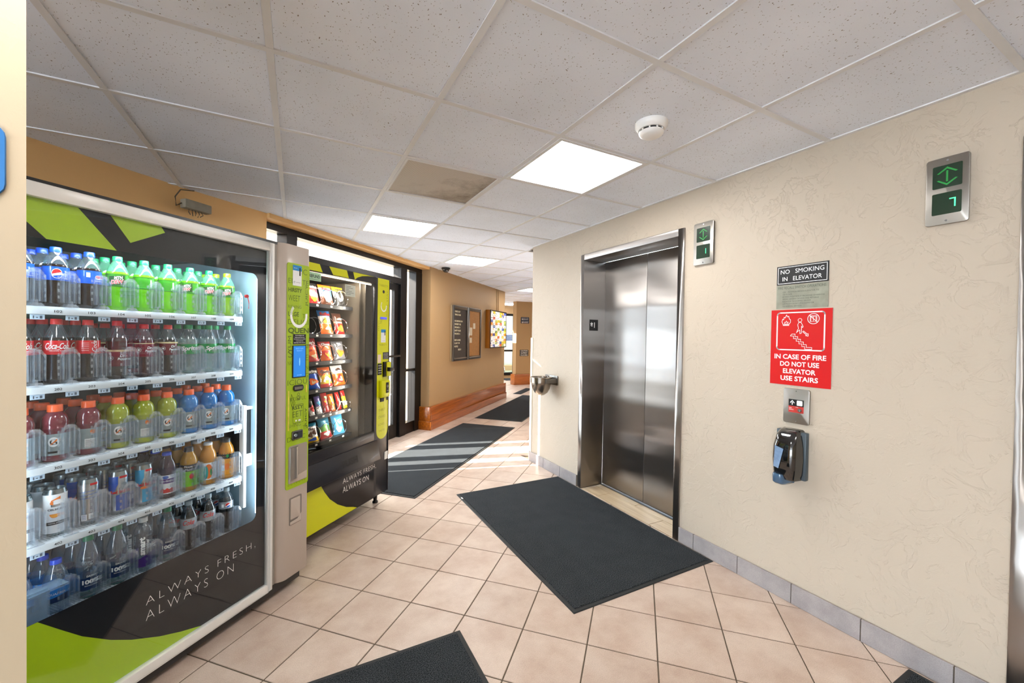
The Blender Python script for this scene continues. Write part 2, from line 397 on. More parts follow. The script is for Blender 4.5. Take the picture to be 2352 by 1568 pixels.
# ------------------------------------------------------------------ structure
def clip(P, a, b, c):    # keep a*x+b*y<=c
    out = []
    for i in range(len(P)):
        p, q = P[i], P[(i+1) % len(P)]; dp, dq = a*p[0]+b*p[1]-c, a*q[0]+b*q[1]-c
        if dp <= 0: out.append(p)
        if dp*dq < 0:
            t = dp/(dp-dq); out.append((p[0]+(q[0]-p[0])*t, p[1]+(q[1]-p[1])*t))
    return out
def area(P): return abs(sum(P[i][0]*P[(i+1) % len(P)][1]-P[(i+1) % len(P)][0]*P[i][1] for i in range(len(P))))/2
def inset(P, d):
    n = len(P); A = sum(P[i][0]*P[(i+1) % n][1]-P[(i+1) % n][0]*P[i][1] for i in range(n)); sg = 1 if A > 0 else -1
    out = []
    for i in range(n):
        p0, p1, p2 = Vector(P[i-1]), Vector(P[i]), Vector(P[(i+1) % n])
        e1 = (p1-p0).normalized(); e2 = (p2-p1).normalized()
        n1 = Vector((-e1.y, e1.x))*sg; n2 = Vector((-e2.y, e2.x))*sg
        k = 1+n1.dot(n2); out.append(tuple(p1+(n1+n2)*(d/max(k, .3))))
    return out
def slab_piece(P, z0, z1, bev, m=0, mb=None):
    mb = mb or MB(); n = len(P); Q = inset(P, bev) if area(P) > .003 else P
    up_ = z1 > z0; zb = z1-bev if up_ else z1+bev
    v = [(x, y, z0) for x, y in P]+[(x, y, zb) for x, y in P]+[(x, y, z1) for x, y in Q]
    f = [tuple(range(n)), tuple(2*n+i for i in range(n))]
    for i in range(n):
        j = (i+1) % n; f += [(i, j, n+j, n+i), (n+i, n+j, 2*n+j, 2*n+i)]
    return mb.add(v, f, m)
def project(x, y, z):
    d = Vector((x, y, z))-EYE; w = d.dot(fw)
    if w <= .05: return None
    return 1176+FPX*d.dot(rt)/w, 784-FPX*d.dot(up)/w
def inview(x, y, z, mgn=120):
    p = project(x, y, z)
    return p is not None and -mgn < p[0] < 2352+mgn and -mgn < p[1] < 1568+mgn
def fixn(me):
    bm = bmesh.new(); bm.from_mesh(me); bmesh.ops.recalc_face_normals(bm, faces=bm.faces); bm.to_mesh(me); bm.free(); return me

# floor
def in_room(x, y):
    if depth(x, y) > 1.33 and not (y > 8.25 and x > 4.05): return False
    if x > WX+.02 and y < 4.0: return False
    if y < .95 and x < -.42 and y > .8 : return True
    if y > 4 and x-2.95 > y-4.0: return False
    return y < 11.9 and x < 8 and x > -3.5 and y > -5.5
floor = O('floor', MB().prism([(-4, -5.6), (2.7, -5.6), (2.7, 3.9), (9, 10.2), (9, 14.8), (3.6, 14.8), (3.9, 8.6), LW(7, 1.35), LW(-4, 1.35)], -.12, -.003, 'z'), M['grout'], kind='structure', label='tan ceramic tile floor laid diagonally with dark grout')
T = .2991; FX, FY = .3262, 2.7041; A = math.radians(-45.383)
ua = (math.cos(A), math.sin(A)); va = (math.sin(A), -math.cos(A))
g = .0028
tile_me = fixn(slab_piece([(g, g), (T-g, g), (T-g, T-g), (g, T-g)], -.004, 0.0, .0016).mesh('floor_tile', [M['tile']], 0, 0))
cells = []
for i in range(-50, 48):
    for j in range(-48, 34):
        c = (FX+(i+.5)*T*ua[0]+(j+.5)*T*va[0], FY+(i+.5)*T*ua[1]+(j+.5)*T*va[1])
        if in_room(*c) or in_room(c[0]+.1, c[1]) or in_room(c[0]-.12, c[1]-.1) or in_room(c[0]-.12, c[1]):
            cells.append((i, j, c, inview(c[0], c[1], 0, 200)))
cells.sort(key=lambda q: (not q[3], (q[2][0]**2+q[2][1]**2)))
rest = MB(); nt = 0
for i, j, c, vis in cells:
    P = [(FX+(i+a)*T*ua[0]+(j+b)*T*va[0], FY+(i+a)*T*ua[1]+(j+b)*T*va[1]) for a, b in ((0, 0), (1, 0), (1, 1), (0, 1))]
    if area(P) > 0: P = inset(P, g)
    full = P
    if c[1] < 4.2 and c[0] > 1.9: P = clip(P, 1, 0, WX-.001) if c[1] < 4.15 else P
    if c[1] < 8.4: P = clip(P, -SY, SX, 1.36-OX*SY+OY*SX)
    if len(P) < 3 or area(P) < .0008: continue
    if vis and nt < 298:
        nt += 1
        O('floor_tile', fixn(slab_piece(P, -.004, 0, .0016).mesh('floor_tile', [M['tile']], 0, 0)), [], floor)
    else: slab_piece(P, -.004, 0, .0016, 0, rest)
o = O('floor_tile_far', fixn(rest.mesh('floor_tile_far', [M['tile']], 0, 0)), [], floor, kind='stuff')
o.name = 'floor_tiling'

# right wall (elevator wall): openings for two elevators
E1 = (1.885, 3.005); E2 = (-.72, .444); EH = 2.12
def wall(name, segs, m, **k):
    mb = MB()
    for a in segs: mb.box(*a)
    return O(name, mb, m, smooth=0, kind='structure', **k)
wall('wall_right', [(WX, 2.62, E1[1], 3.88, 0, 2.42), (WX, 2.62, E1[0], E1[1], EH, 2.42), (WX, 2.62, E2[1], E1[0], 0, 2.42),
                    (WX, 2.62, E2[0], E2[1], EH, 2.42), (WX, 2.62, -5.6, E2[0], 0, 2.42)], M['wall_cream'], label='cream knockdown stucco wall holding the elevators')
O('corner_guard', MB().prism([(WX-.006, 3.892), (WX-.006, 3.85), (WX+.001, 3.85), (WX+.001, 3.892)], .1, 1.36, 'z'), mat('guard_cream', '#eadbc2', .4), label='cream plastic corner guard on the wall end beside the steel bowl', cat='corner guard', smooth=0)
# shaft / corridor right wall
wall('wall_corridor_right', [(2.62, 3.1, 3.78, 3.88, 0, 2.42)], M['wall_cream'])
O('wall_corridor_far', MB().prism([(3.0, 3.9), (9.2, 10.1), (9.2, 9.9), (3.1, 3.8)], 0, 2.42, 'z'), M['wall_hall'], kind='structure', smooth=0)
# base tiles on right wall
bb = O('baseboard_right', MB().box(WX-.009, WX, 2.99+.012, 3.88, 0, .1).box(WX-.009, WX, .444, 1.885, 0, .1), M['grout'], kind='structure', smooth=0, label='row of grey ceramic base tiles under the elevator wall')
def base_tile(y0, y1):
    O('base_tile', MB().box(WX-.014, WX-.004, y0+.002, y1-.002, .001, .103), M['base_tile'], bb, bevel=.0015, smooth=0)
ys = [.444, .576, .876, 1.173, 1.467, 1.766, 1.884]
for a, b in zip(ys, ys[1:]): base_tile(a, b)
ys = [3.02, 3.29, 3.59, 3.88]
for a, b in zip(ys, ys[1:]): base_tile(a, b)
O('base_tile', MB().box(WX-.012, WX+.3, 3.88, 3.893, .001, .103), M['base_tile'], bb, smooth=0)

# left walls
lw = E('wall_left', (OX, OY, 0), TH, kind='structure', label='tan painted wall behind the drink machine')
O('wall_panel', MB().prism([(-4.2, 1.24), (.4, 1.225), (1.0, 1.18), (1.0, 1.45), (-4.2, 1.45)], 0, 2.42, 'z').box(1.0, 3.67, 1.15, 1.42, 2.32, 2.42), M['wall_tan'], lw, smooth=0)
lh = E('wall_hall', (OX, OY, 0), TH, kind='structure', label='tan hall wall with the notice case')
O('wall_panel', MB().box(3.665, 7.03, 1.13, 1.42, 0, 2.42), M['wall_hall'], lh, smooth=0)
p = LW(7.03, 1.13)
O('wall_return', MB().box(-1.2, -.02, 0, .2, 0, 2.42), M['wall_hall'], None, (p[0], p[1]+.0, 0), 0, smooth=0, kind='structure')
bd = E('baseboard_hall', (OX, OY, 0), TH, kind='structure', label='tall two-step honey oak baseboard along the hall wall')
for nm, d, z0, z1 in (('lower_board', 1.072, 0, .125), ('upper_board', 1.088, .125, .33)):
    O(nm, MB().box(3.61 if z0 == 0 else 3.625, 7.06, d, 1.135, z0, z1).box(3.61 if z0 == 0 else 3.625, 3.664, d, 1.29, z0, z1), M['wood'], bd, bevel=.003)
# sign wall and pool door wall
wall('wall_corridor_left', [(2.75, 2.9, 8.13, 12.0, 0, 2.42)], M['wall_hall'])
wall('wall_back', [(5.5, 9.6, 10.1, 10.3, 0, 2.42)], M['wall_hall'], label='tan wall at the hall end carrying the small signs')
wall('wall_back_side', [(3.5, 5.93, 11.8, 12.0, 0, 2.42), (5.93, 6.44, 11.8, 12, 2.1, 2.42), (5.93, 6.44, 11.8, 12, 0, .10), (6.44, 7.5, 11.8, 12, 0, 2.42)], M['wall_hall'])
O('baseboard_back', MB().box(5.44, 8, 10.06, 10.1, 0, .3).box(5.44, 5.5, 10.06, 10.3, 0, .3), M['wood'], kind='structure', bevel=.003, label='honey oak baseboard under the slippery floors sign')
# foreground pillar
O('wall_pillar', MB().prism([(-1.15, .95), (-.384, .95), (-.47, 1.10), (-1.15, 1.10)], 0, 2.42, 'z'), M['pillar'], smooth=0, kind='structure', label='near cream wall end at the left edge')

wall('wall_rear', [(-4, 2.62, -3.8, -3.6, 0, 2.42)], M['pillar'])
# ceiling
ceil = O('ceiling', MB().prism([(-4, -5.6), (2.7, -5.6), (2.7, 3.85), (9, 10.1), (9, 12.1), (3.9, 12.1), (3.9, 8.6), LW(7.03, 1.42), LW(-4, 1.42)], 2.376, 2.46, 'z'), mat('ceiling_slab', '#a49d94', .9), kind='structure', smooth=0, label='suspended ceiling of white fissured panels in a metal grid')
GX, GY, GC = 1.1333, 1.6635, .6096
LIGHTS = {(0, 0), (-1, 3), (1, 5), (5, 9), (7, 15), (-3, -2), (1, -5)}; VENT = (-1, 1)
pan_me = {}
prest = MB(); npn = 0; cl = []
for i in range(-8, 13):
    for j in range(-11, 18):
        x0, y0 = GX+i*GC, GY+j*GC; c = (x0+GC/2, y0+GC/2)
        if (i, j) in LIGHTS or (i, j) == VENT: continue
        if c[1] < 3.95 and x0 > WX: continue
        if y0 > 3.3 and x0-3.3 > y0+.6-4.0: continue
        if y0 > 8.2 and x0+GC < 3.9: continue
        cl.append((not inview(c[0], c[1], CEIL, 300), c[0]**2+c[1]**2, x0, y0))
cl.sort()
for nv, _, x0, y0 in cl:
    e = .011
    P = [(x0+e, y0+e), (x0+GC-e, y0+e), (x0+GC-e, y0+GC-e), (x0+e, y0+GC-e)]
    if y0 < 8.2: P = clip(P, -SY, SX, 1.30-OX*SY+OY*SX)
    if y0 < 3.7: P = clip(P, 1, 0, WX+.05)
    if len(P) < 3 or area(P) < .001: continue
    if not nv and npn < 290:
        npn += 1; O('ceiling_panel', fixn(slab_piece(P, 2.372, 2.3585, .002).mesh('ceiling_panel', [M['panel']], 0, 0)), [], ceil)
    else: slab_piece(P, 2.372, 2.3585, .002, 0, prest)
o = O('panel_field', fixn(prest.mesh('panel_field', [M['panel']], 0, 0)), [], ceil, kind='stuff')
for k in range(-8, 14):
    x = GX+k*GC; y1 = min(12, OY+(1.3+(x-OX)*SY)/SX); y1 = 12 if x > 4.1 else y1
    y0 = -5.5 if x < WX else max(-3, x-3.4+4)
    if x > WX and x < 3: y0 = 4.0
    if y1 > y0: O('grid_tee', B(x-.012, x+.012, y0, y1, CEIL, CEIL+.006), M['tee'], ceil, smooth=0)
for k in range(-11, 18):
    y = GY+k*GC; x0 = max(-3.9, OX+((y-OY)*SX-1.3)/SY); x0 = max(3.9, -9) if y > 8.4 else x0
    x1 = WX+.01 if y < 4 else min(9, y-.6)
    if x1 > x0: O('grid_tee', B(x0, x1, y-.012, y+.012, CEIL-.0005, CEIL+.0055), M['tee'], ceil, smooth=0)
wang = O('wall_angle', MB().box(WX-.02, WX, -5.5, 3.88, CEIL-.001, CEIL+.02), M['tee'], ceil, smooth=0)

# ceiling lights
md, td, pd = base('light_diffuser'); pd.inputs['Emission Strength'].default_value = PANEL_EMIT
pos = td.new('ShaderNodeTexCoord').outputs['Object']
nz = td.new('ShaderNodeTexNoise'); nz.inputs['Scale'].default_value = 4; td.link(pos, nz.inputs['Vector'])
rr = td.new('ShaderNodeValToRGB'); rr.color_ramp.elements[0].color = (1, .98, .95, 1); rr.color_ramp.elements[1].color = (1, 1, 1, 1); rr.color_ramp.elements[0].position = .3
td.link(nz.outputs['Fac'], rr.inputs[0]); td.link(rr.outputs[0], pd.inputs['Emission Color']); pd.inputs['Base Color'].default_value = (.9, .88, .8, 1)
for (i, j), lb in (((0, 0), 'square recessed ceiling light nearest, in front of the elevator head'), ((-1, 3), 'square recessed ceiling light beside the glass doors'),
               ((1, 5), 'square recessed ceiling light above the black dome camera'), ((5, 9), 'distant ceiling light half hidden past the cream wall edge'), ((7, 15), 'farthest ceiling light at the hall end, by the pool door'), ((-3, -2), 'ceiling light behind the near left wall end'), ((1, -5), 'ceiling light behind the viewpoint')):  # last pair: unseen fixtures added to brighten the room
    x0, y0 = GX+i*GC, GY+j*GC
    t = E('ceiling_light', (x0+GC/2, y0+GC/2, CEIL), label=lb, cat='ceiling light', group='square ceiling lights')
    h = GC/2-.012
    fr = MB()
    for a in ((-h, h, -h, -h+.02), (-h, h, h-.02, h), (-h, -h+.02, -h+.02, h-.02), (h-.02, h, -h+.02, h-.02)): fr.box(*a, -.004, .012)
    O('light_frame', fr, M['tee'], t, smooth=0)
    O('diffuser', MB().box(-h+.02, h-.02, -h+.02, h-.02, .003, .012), md, t, smooth=0)
# vent
t = E('ceiling_vent', (GX+VENT[0]*GC+GC/2, GY+VENT[1]*GC+GC/2, CEIL), label='perforated metal return vent with dusty brown stains', cat='vent')
mv, tv, pv = base('perforated_grille')
pos = tv.new('ShaderNodeTexCoord').outputs['Object']
vo = tv.new('ShaderNodeTexVoronoi'); vo.inputs['Scale'].default_value = 120; vo.inputs['Randomness'].default_value = 0; tv.link(pos, vo.inputs['Vector'])
r1 = tv.new('ShaderNodeValToRGB'); r1.color_ramp.elements[0].position = .28; r1.color_ramp.elements[1].position = .36; r1.color_ramp.elements[0].color = lin('#5b5247'); r1.color_ramp.elements[1].color = lin('#cbc3b8'); tv.link(vo.outputs['Distance'], r1.inputs[0])
n1 = tv.new('ShaderNodeTexNoise'); n1.inputs['Scale'].default_value = 5; n1.inputs['Detail'].default_value = 8; n1.inputs['Roughness'].default_value = .7; tv.link(pos, n1.inputs['Vector'])
sx = tv.new('ShaderNodeSeparateXYZ'); tv.link(pos, sx.inputs[0])
ad = tv.new('ShaderNodeMath', operation='MULTIPLY_ADD'); ad.inputs[1].default_value = .7; tv.link(sx.outputs[0], ad.inputs[0]); tv.link(n1.outputs['Fac'], ad.inputs[2])
ad2 = tv.new('ShaderNodeMath', operation='MULTIPLY_ADD'); ad2.inputs[1].default_value = .5; tv.link(sx.outputs[1], ad2.inputs[0]); tv.link(ad.outputs[0], ad2.inputs[2])
r2 = tv.new('ShaderNodeValToRGB'); r2.color_ramp.elements[0].position = .5; r2.color_ramp.elements[1].position = .95; r2.color_ramp.elements[0].color = (1, 1, 1, 1); r2.color_ramp.elements[1].color = (.25, .19, .12, 1); tv.link(ad2.outputs[0], r2.inputs[0])
mm = tv.new('ShaderNodeMix', data_type='RGBA', blend_type='MULTIPLY'); mm.inputs[0].default_value = 1; tv.link(r1.outputs[0], mm.inputs[6]); tv.link(r2.outputs[0], mm.inputs[7]); tv.link(mm.outputs[2], pv.inputs['Base Color']); pv.inputs['Roughness'].default_value = .6
h = GC/2-.012
O('grille', MB().box(-h+.012, h-.012, -h+.012, h-.012, .002, .01), mv, t, smooth=0)
fr = MB()
for a in ((-h, h, -h, -h+.014), (-h, h, h-.014, h), (-h, -h+.014, -h+.014, h-.014), (h-.014, h, -h+.014, h-.014)): fr.box(*a, -.004, .012)
O('vent_frame', fr, M['tee'], t, smooth=0)

# elevators
def elevator(n, y0, y1, lab):   # local frame: x right (= -y world), y into wall, z up ; origin at right-hand... at y1 (far jamb)
    t = E('door_%d' % n, (WX, y1, 0), -PI/2, kind='structure', label=lab)
    w = y1-y0; f = .048; dp = .24; H = EH
    fr = MB()
    # flange on face + return
    fr.box(0, f, -.012, dp, 0, H); fr.box(w-f, w, -.012, dp, 0, H); fr.box(f, w-f, -.012, dp, H-f, H)
    O('door_frame', fr, M['brushed'], t, bevel=.002, smooth=30)
    for a, b in ((f, w/2-.002), (w/2+.002, w-f)):
        O('door_panel', MB().box(a, b, dp-.002, dp+.03, .012, H-f), M['brushed'], t, bevel=.003)
    O('sill', MB().box(f, w-f, dp-.02, dp+.06, -.005, .006), M['black_metal'], t, smooth=0)
    return t
d1 = elevator(1, E1[0], E1[1], 'brushed steel elevator with two closed door panels')
O('floor_plaque', MB().box(0, .0, 0, 0, 0, 0), M['black'], None) if False else None
pl = MB().box(.0485, .0505, .06, .157, 1.436, 1.537)
O('floor_plate', pl, M['ink'], d1, smooth=0)
tx = MB(); tx.text('1', 0, 1.462, .05, 0, al='c'); tx.text('E', -.03, 1.475, .03, 0, al='c')
me = MB(); 
for v_, f_ in ((tx.v, tx.f),):
    me.add([(.0512, .112-v[0]*1, v[2]) if False else (.0512, .115+v[0], v[2]) for v in v_], f_)
me.add([(.0512, .082+.02*math.cos(PI/2+i*PI*2/10)*(1 if i % 2 == 0 else .45), 1.497+.02*math.sin(PI/2+i*PI*2/10)*(1 if i % 2 == 0 else .45)) for i in range(10)], [tuple(range(10))])
O('lettering', me, M['white'], d1, smooth=0)
for i, (x0, x1, ys) in enumerate(((2.312, 2.462, (1.885, 2.157, 2.748, 3.0)), (2.465, 2.548, (1.93, 2.45, 2.955)))):
    for a, b in zip(ys, ys[1:]): 
        a = max(a, 1.935); b = min(b, 2.955)
        O('sill_tile', MB().box(x0, x1, a+.002, b-.002, -.004, .002), M['plank'], d1 if False else floor, bevel=.001, smooth=0)
elevator(2, E2[0], E2[1], 'second steel elevator at the right edge')

# ------------------------------------------------------------------ storefront with glass doors
win = LF('window_1', kind='structure', label='dark aluminium glazed entrance behind the snack machine')
def bar(nm, *a): return O(nm, MB().box(*a), M['black_metal'], win, bevel=.002, smooth=0)
bar('header', 1.0, 3.66, 1.27, 1.39, 2.262, 2.32)
bar('mullion', 1.29, 1.405, 1.27, 1.39, 0, 2.262); bar('mullion', 3.12, 3.27, 1.27, 1.39, 0, 2.262)
bar('mullion', 3.50, 3.665, 1.27, 1.39, 0, 2.262); bar('mullion', 1.0, 1.05, 1.27, 1.39, 0, 2.262)
bar('transom_bar', 1.40, 3.12, 1.27, 1.39, 2.04, 2.12)
bar('bottom_rail', 3.27, 3.5, 1.28, 1.38, 0, .155); bar('mid_rail', 3.27, 3.5, 1.28, 1.38, .865, .9); bar('bottom_rail', 1.05, 1.3, 1.28, 1.38, 0, .15)
bar('door_jamb', 1.49, 1.57, 1.28, 1.38, 0, 2.04)
def leaf(a, b, sw=.075):
    t = O('door_leaf', MB().box(a, a+sw, 1.30, 1.345, .01, 2.035).box(b-sw, b, 1.30, 1.345, .01, 2.035).box(a+sw, b-sw, 1.30, 1.345, .01, .19).box(a+sw, b-sw, 1.30, 1.345, 1.95, 2.035), M['black_metal'], win, bevel=.002, smooth=0)
    O('door_glass', MB().box(a+sw, b-sw, 1.318, 1.326, .19, 1.95), M['window'], t, smooth=0)
    O('push_bar', MB().box(a+.02, b-.02, 1.24, 1.265, 1.08, 1.105).box(a+.03, a+.06, 1.26, 1.3, 1.085, 1.1).box(b-.06, b-.03, 1.26, 1.3, 1.085, 1.1), M['black_metal'], t, bevel=.003)
leaf(1.575, 2.40); leaf(2.41, 3.11, .09)
for a in ((1.05, 1.30, .15, 2.262), (1.40, 3.12, 2.12, 2.262), (3.27, 3.5, .155, .865), (3.27, 3.5, .9, 2.262), (1.405, 1.49, 0.02, 2.04)):
    O('glass_pane', MB().box(a[0], a[1], 1.326, 1.334, a[2], a[3]), M['window'], win, smooth=0)
# outside
O('ground', MB().prism([LW(-4, 1.4), LW(8.5, 1.4), (3.2, 14), (-22, 14), (-22, -9), (-4.02, -9), (-4.02, -1.5)], -.3, -.02, 'z'), mat('pale_concrete', '#6c6e70', .8, coord='Position'), kind='structure', smooth=0, label='pale concrete outside the glass doors')
O('exterior_wall', MB().prism([LW(4.3, 1.43), LW(4.5, 1.43), LW(4.5, 6.5), LW(4.3, 6.5)], -.02, 3.4, 'z'), mat('exterior_stucco', '#8f8577', .8, coord='Position'), kind='structure', smooth=0, label='pale exterior wall outside the glass doors')
O('door_canopy', MB().prism([LW(.2, 1.45), LW(4.5, 1.45), LW(4.5, 2.95), LW(.2, 2.95)], 3.0, 3.1, 'z'), M['white_frame'], kind='structure', smooth=0, label='flat canopy above the glass doors outside')  # added out of view, cuts the sky light entering through the glass
O('porch_roof', MB().box(-9.6, -3.95, -6.5, 2.6, 2.48, 2.6), mat('porch_soffit', '#e8e6e2', .8, coord='Position'), kind='structure', smooth=0, label='flat porch roof outside')  # added out of view, keeps direct sun off the room's open side
def sunblock(name, n0, n1, x, lab, h=3.6):    # unseen blocks added across the sun's path to shape its stripes
    nx, ny = -math.sin(SUN_AZ), math.cos(SUN_AZ); dx, dy = math.cos(SUN_AZ), math.sin(SUN_AZ)
    c = (n0+n1)/2; y = (c-nx*x)/ny; w = (n1-n0)/2
    O(name, MB().box(-w, w, -w, w, -.02, h), M['white_frame'], None, (x, y, 0), SUN_AZ, bevel=.004, kind='structure', label=lab)
sunblock('porch_post', 4.50, 4.66, -1.6, 'slim porch post outside')
sunblock('porch_column', 3.1, 4.10, -1.9, 'wide porch column outside, nearer the machines')
sunblock('porch_column', 5.20, 5.95, -2.6, 'wide porch column outside')

# pool door and pool room
w2 = E('window_2', (5.93, 11.8, 0), 0, kind='structure', label='black framed glazed door to the pool room')
O('door_frame', MB().box(0, .05, -.02, .08, .1, 2.1).box(.40, .51, -.02, .08, .1, 2.1).box(.05, .40, -.02, .08, 2.03, 2.1).box(.05, .40, -.02, .08, .1, .19).box(.05, .40, -.02, .06, .87, .93), M['black_metal'], w2, smooth=0)
O('door_handle', MB().box(.42, .46, -.05, -.02, 1.3, 1.5), M['black_metal'], w2, smooth=0)
O('glass_pane', MB().box(.05, .40, .02, .028, .19, .87).box(.05, .40, .02, .028, .93, 2.03), M['window'], w2, smooth=0)
pw = O('wall_pool', MB().box(4.5, 9.5, 14.5, 14.7, -.2, 2.7).box(4.5, 9.5, 12.0, 14.6, 2.7, 2.8).box(9.4, 9.5, 12, 14.6, -.2, 2.7).box(4.4, 4.5, 12, 14.6, -.2, 2.7), mat('pool_wall', '#d3d8cc', .7), kind='structure', smooth=0)
pt = MB()
for i in range(22):
    for j in range(3): pt.box(6.2+i*.085, 6.28+i*.085, 14.488, 14.5, 1.19+j*.08, 1.265+j*.08)
O('blue_tile_band', pt, mat('blue_tile', '#183a6b', .3, rand=.1), pw, smooth=0, kind='stuff')
O('pool_edge', MB().box(6, 9, 13.2, 13.5, -.2, .3), mat('pool_coping', '#b08a5c', .6), pw, smooth=0)
O('pool_water', MB().box(5, 9.3, 12.1, 13.2, -.1, .12), mat('water_green', '#a9c9bb', .1), pw, smooth=0)
O('pool_handrail', MB().tube([(5.96+.35*math.sin(i*PI/12*.9), 12.4, .12+.55*math.cos(i*PI/12*.9)) for i in range(0, 10)], .02, 8), M['chrome'], None, label='curved chrome pool handrail seen through the far glass door', cat='handrail')
lp = bpy.data.lights.new('pool_lamp', 'AREA'); lp.energy = 35; lp.size = 1.5; lo = bpy.data.objects.new('pool_lamp', lp); COL.objects.link(lo); lo.location = (6.8, 13.2, 2.65)

# ------------------------------------------------------------------ mats
def floor_mat(P, lab, z=.0, grp=None):
    t = E('floor_mat', (sum(p[0] for p in P)/4, sum(p[1] for p in P)/4, 0), label=lab, cat='floor mat', group=grp)
    c = t.location; Q = [(p[0]-c.x, p[1]-c.y) for p in P]
    I = inset(Q, .022)
    O('mat_border', fixn(slab_piece(Q, .0005, .006, .004).mesh('mat_border', [M['rubber']], 0, 0)), [], t)
    O('mat_pile', fixn(slab_piece(I, .005, .0115, .003).mesh('mat_pile', [M['carpet']], 0, 0)), [], t)
    return t
floor_mat([(1.23, 1.616), (2.29, 1.616), (2.29, 3.302), (1.235, 3.302)], 'dark grey floor mat lying in front of the elevator doors')
t = floor_mat([(-.25, .9), (.686, .9), (.686, 1.765), (-.25, 1.765)], 'dark grey floor mat cut off by the bottom edge of the photo')
for x_, y_ in ((1.247, 3.20),):
    O('mat_tag', MB().box(x_-.006, x_+.006, y_-.016, y_+.016, .0058, .0075), M['white_p'], bpy.data.objects['floor_mat'], (-bpy.data.objects['floor_mat'].location.x, -bpy.data.objects['floor_mat'].location.y, 0), smooth=0)
def rotmat(s0, s1, d0, d1, lab): floor_mat([LW(s0, d0), LW(s1, d0), LW(s1, d1), LW(s0, d1)], lab)
def toSD(x, y): return ((x-OX)*SX+(y-OY)*SY, depth(x, y))
a = toSD(.908, 3.357); b = toSD(2.905, 5.368); c = toSD(2.337, 5.988)
rotmat(a[0], b[0], (a[1]+b[1])/2, c[1]-.005, 'dark grey hall mat crossed by bars of sunlight')
a = toSD(3.217, 5.67); b = toSD(2.644, 6.261)
rotmat(a[0], a[0]+2.85, a[1], b[1], 'dark grey hall mat lying past the sunlit one')
a = toSD(5.392, 9.183); b = toSD(4.539, 8.499)
rotmat(b[0]+.05, a[0]+.1, a[1]-.1, b[1], 'third dark hall mat, nearest the small signs')
floor_mat([(5.75, 11.15), (6.6, 11.15), (6.6, 11.75), (5.75, 11.75)], 'small dark mat in front of the pool room door')
floor_mat([(2.04, -.1), (2.285, -.1), (2.285, .705), (2.04, .705)], 'dark mat corner showing beside the base tiles at lower right')

# ------------------------------------------------------------------ right wall objects
def RF(name, y, z, **k): return E(name, (WX, y, z), -PI/2, **k)   # local x = toward smaller y
gl1 = mat('lantern_green', '#0c2a18', .25, 0, .3, emit=.04)
gl2 = mat('lantern_arrow', '#1b7f36', .4, emit=.08); gl3 = mat('digit_green', '#38e27a', .4, emit=1.0)
def lantern(yc, zc, w, h, digit, lab):
    t = RF('elevator_indicator', yc, zc, label=lab, cat='elevator indicator', group='elevator floor indicators')
    O('back_box', MB().prism(rrect(-w/2+.003, w/2-.003, -h/2+.003, h/2-.003, .008), -.008, .0), M['black'], t)
    O('face_plate', MB().prism(rrect(-w/2, w/2, -h/2, h/2, .01), -.016, -.008), M['brushed2'], t, bevel=.0015)
    for z in (h/2-.014, -h/2+.014): O('screw', MB().lathe([(.004, -.0175), (.004, -.015)], 10, (0, z), 0, axis='y'), M['chrome'], t)
    w2_, = (w*.34,)
    for z0, z1 in ((.012, .104), (-.094, -.006)):
        z0 += .006; z1 += .006
        pnl = O('display_window', MB().prism(rrect(-w2_, w2_, z0-.006, z1-.008, .004), -.0175, -.014), gl1, t)
        g_ = MB(); y = -.018
        if z1 > .05:
            zc_ = (z0+z1)/2-.007
            for sg in (1, -1):
                g_.poly([(-.030, zc_+sg*.014), (-.024, zc_+sg*.012), (0, zc_+sg*.029), (.024, zc_+sg*.012), (.030, zc_+sg*.014), (0, zc_+sg*.037)], y)
            g_.rect(-.003, .003, zc_-.022, zc_+.022, y); O('arrow_symbol', g_, gl2, pnl, smooth=0)
        else:
            zc_ = (z0+z1)/2-.007; k = .018
            if digit == '7': g_.rect(.008, .026, zc_+.013, zc_+.017, y); g_.rect(.022, .026, zc_-.018, zc_+.013, y)
            else: g_.rect(.018, .022, zc_-.016, zc_+.016, y)
            O('lit_digit', g_, gl3, pnl, smooth=0)
lantern(.634, 1.984, .124, .268, '7', 'large steel elevator indicator showing a green 7, upper right')
lantern(1.736, 1.985, .142, .27, '1', 'steel elevator indicator showing a green 1 beside the steel doors')

def plate(name, y0, y1, z0, z1, m, th=.003, **k):
    t = RF(name, (y0+y1)/2, (z0+z1)/2, **k); w = y1-y0; h = z1-z0
    O('plate', MB().box(-w/2, w/2, -th, 0, -h/2, h/2), m, t, smooth=0)
    return t, w, h, -th-.0006
t, w, h, y = plate('sign', 1.042, 1.286, 1.670, 1.770, M['ink'], label='black no smoking sign topmost above the red fire sign', cat='sign')
mb = MB(); e = .006; b_ = .0025
for a in ((-w/2+e, w/2-e, h/2-e-b_, h/2-e), (-w/2+e, w/2-e, -h/2+e, -h/2+e+b_), (-w/2+e, -w/2+e+b_, -h/2+e, h/2-e), (w/2-e-b_, w/2-e, -h/2+e, h/2-e)): mb.rect(*a, y)
mb.text('NO   SMOKING', 0, .008, .022, y, w=w*.84, al='c'); mb.text('IN   ELEVATOR', 0, -.030, .022, y, w=w*.76, al='c')
O('lettering', mb, M['white'], t, smooth=0)
t, w, h, y = plate('sign', 1.042, 1.286, 1.543, 1.668, mat('worn_zinc', '#8f8f80', .5, .35, var=.35, vs=20), label='worn grey metal plate of fire recall switch instructions', cat='sign')
mb = MB(); mb.text('FIRE RECALL SWITCH OPERATIONS', 0, .041, .014, y, w=w*.92, al='c')
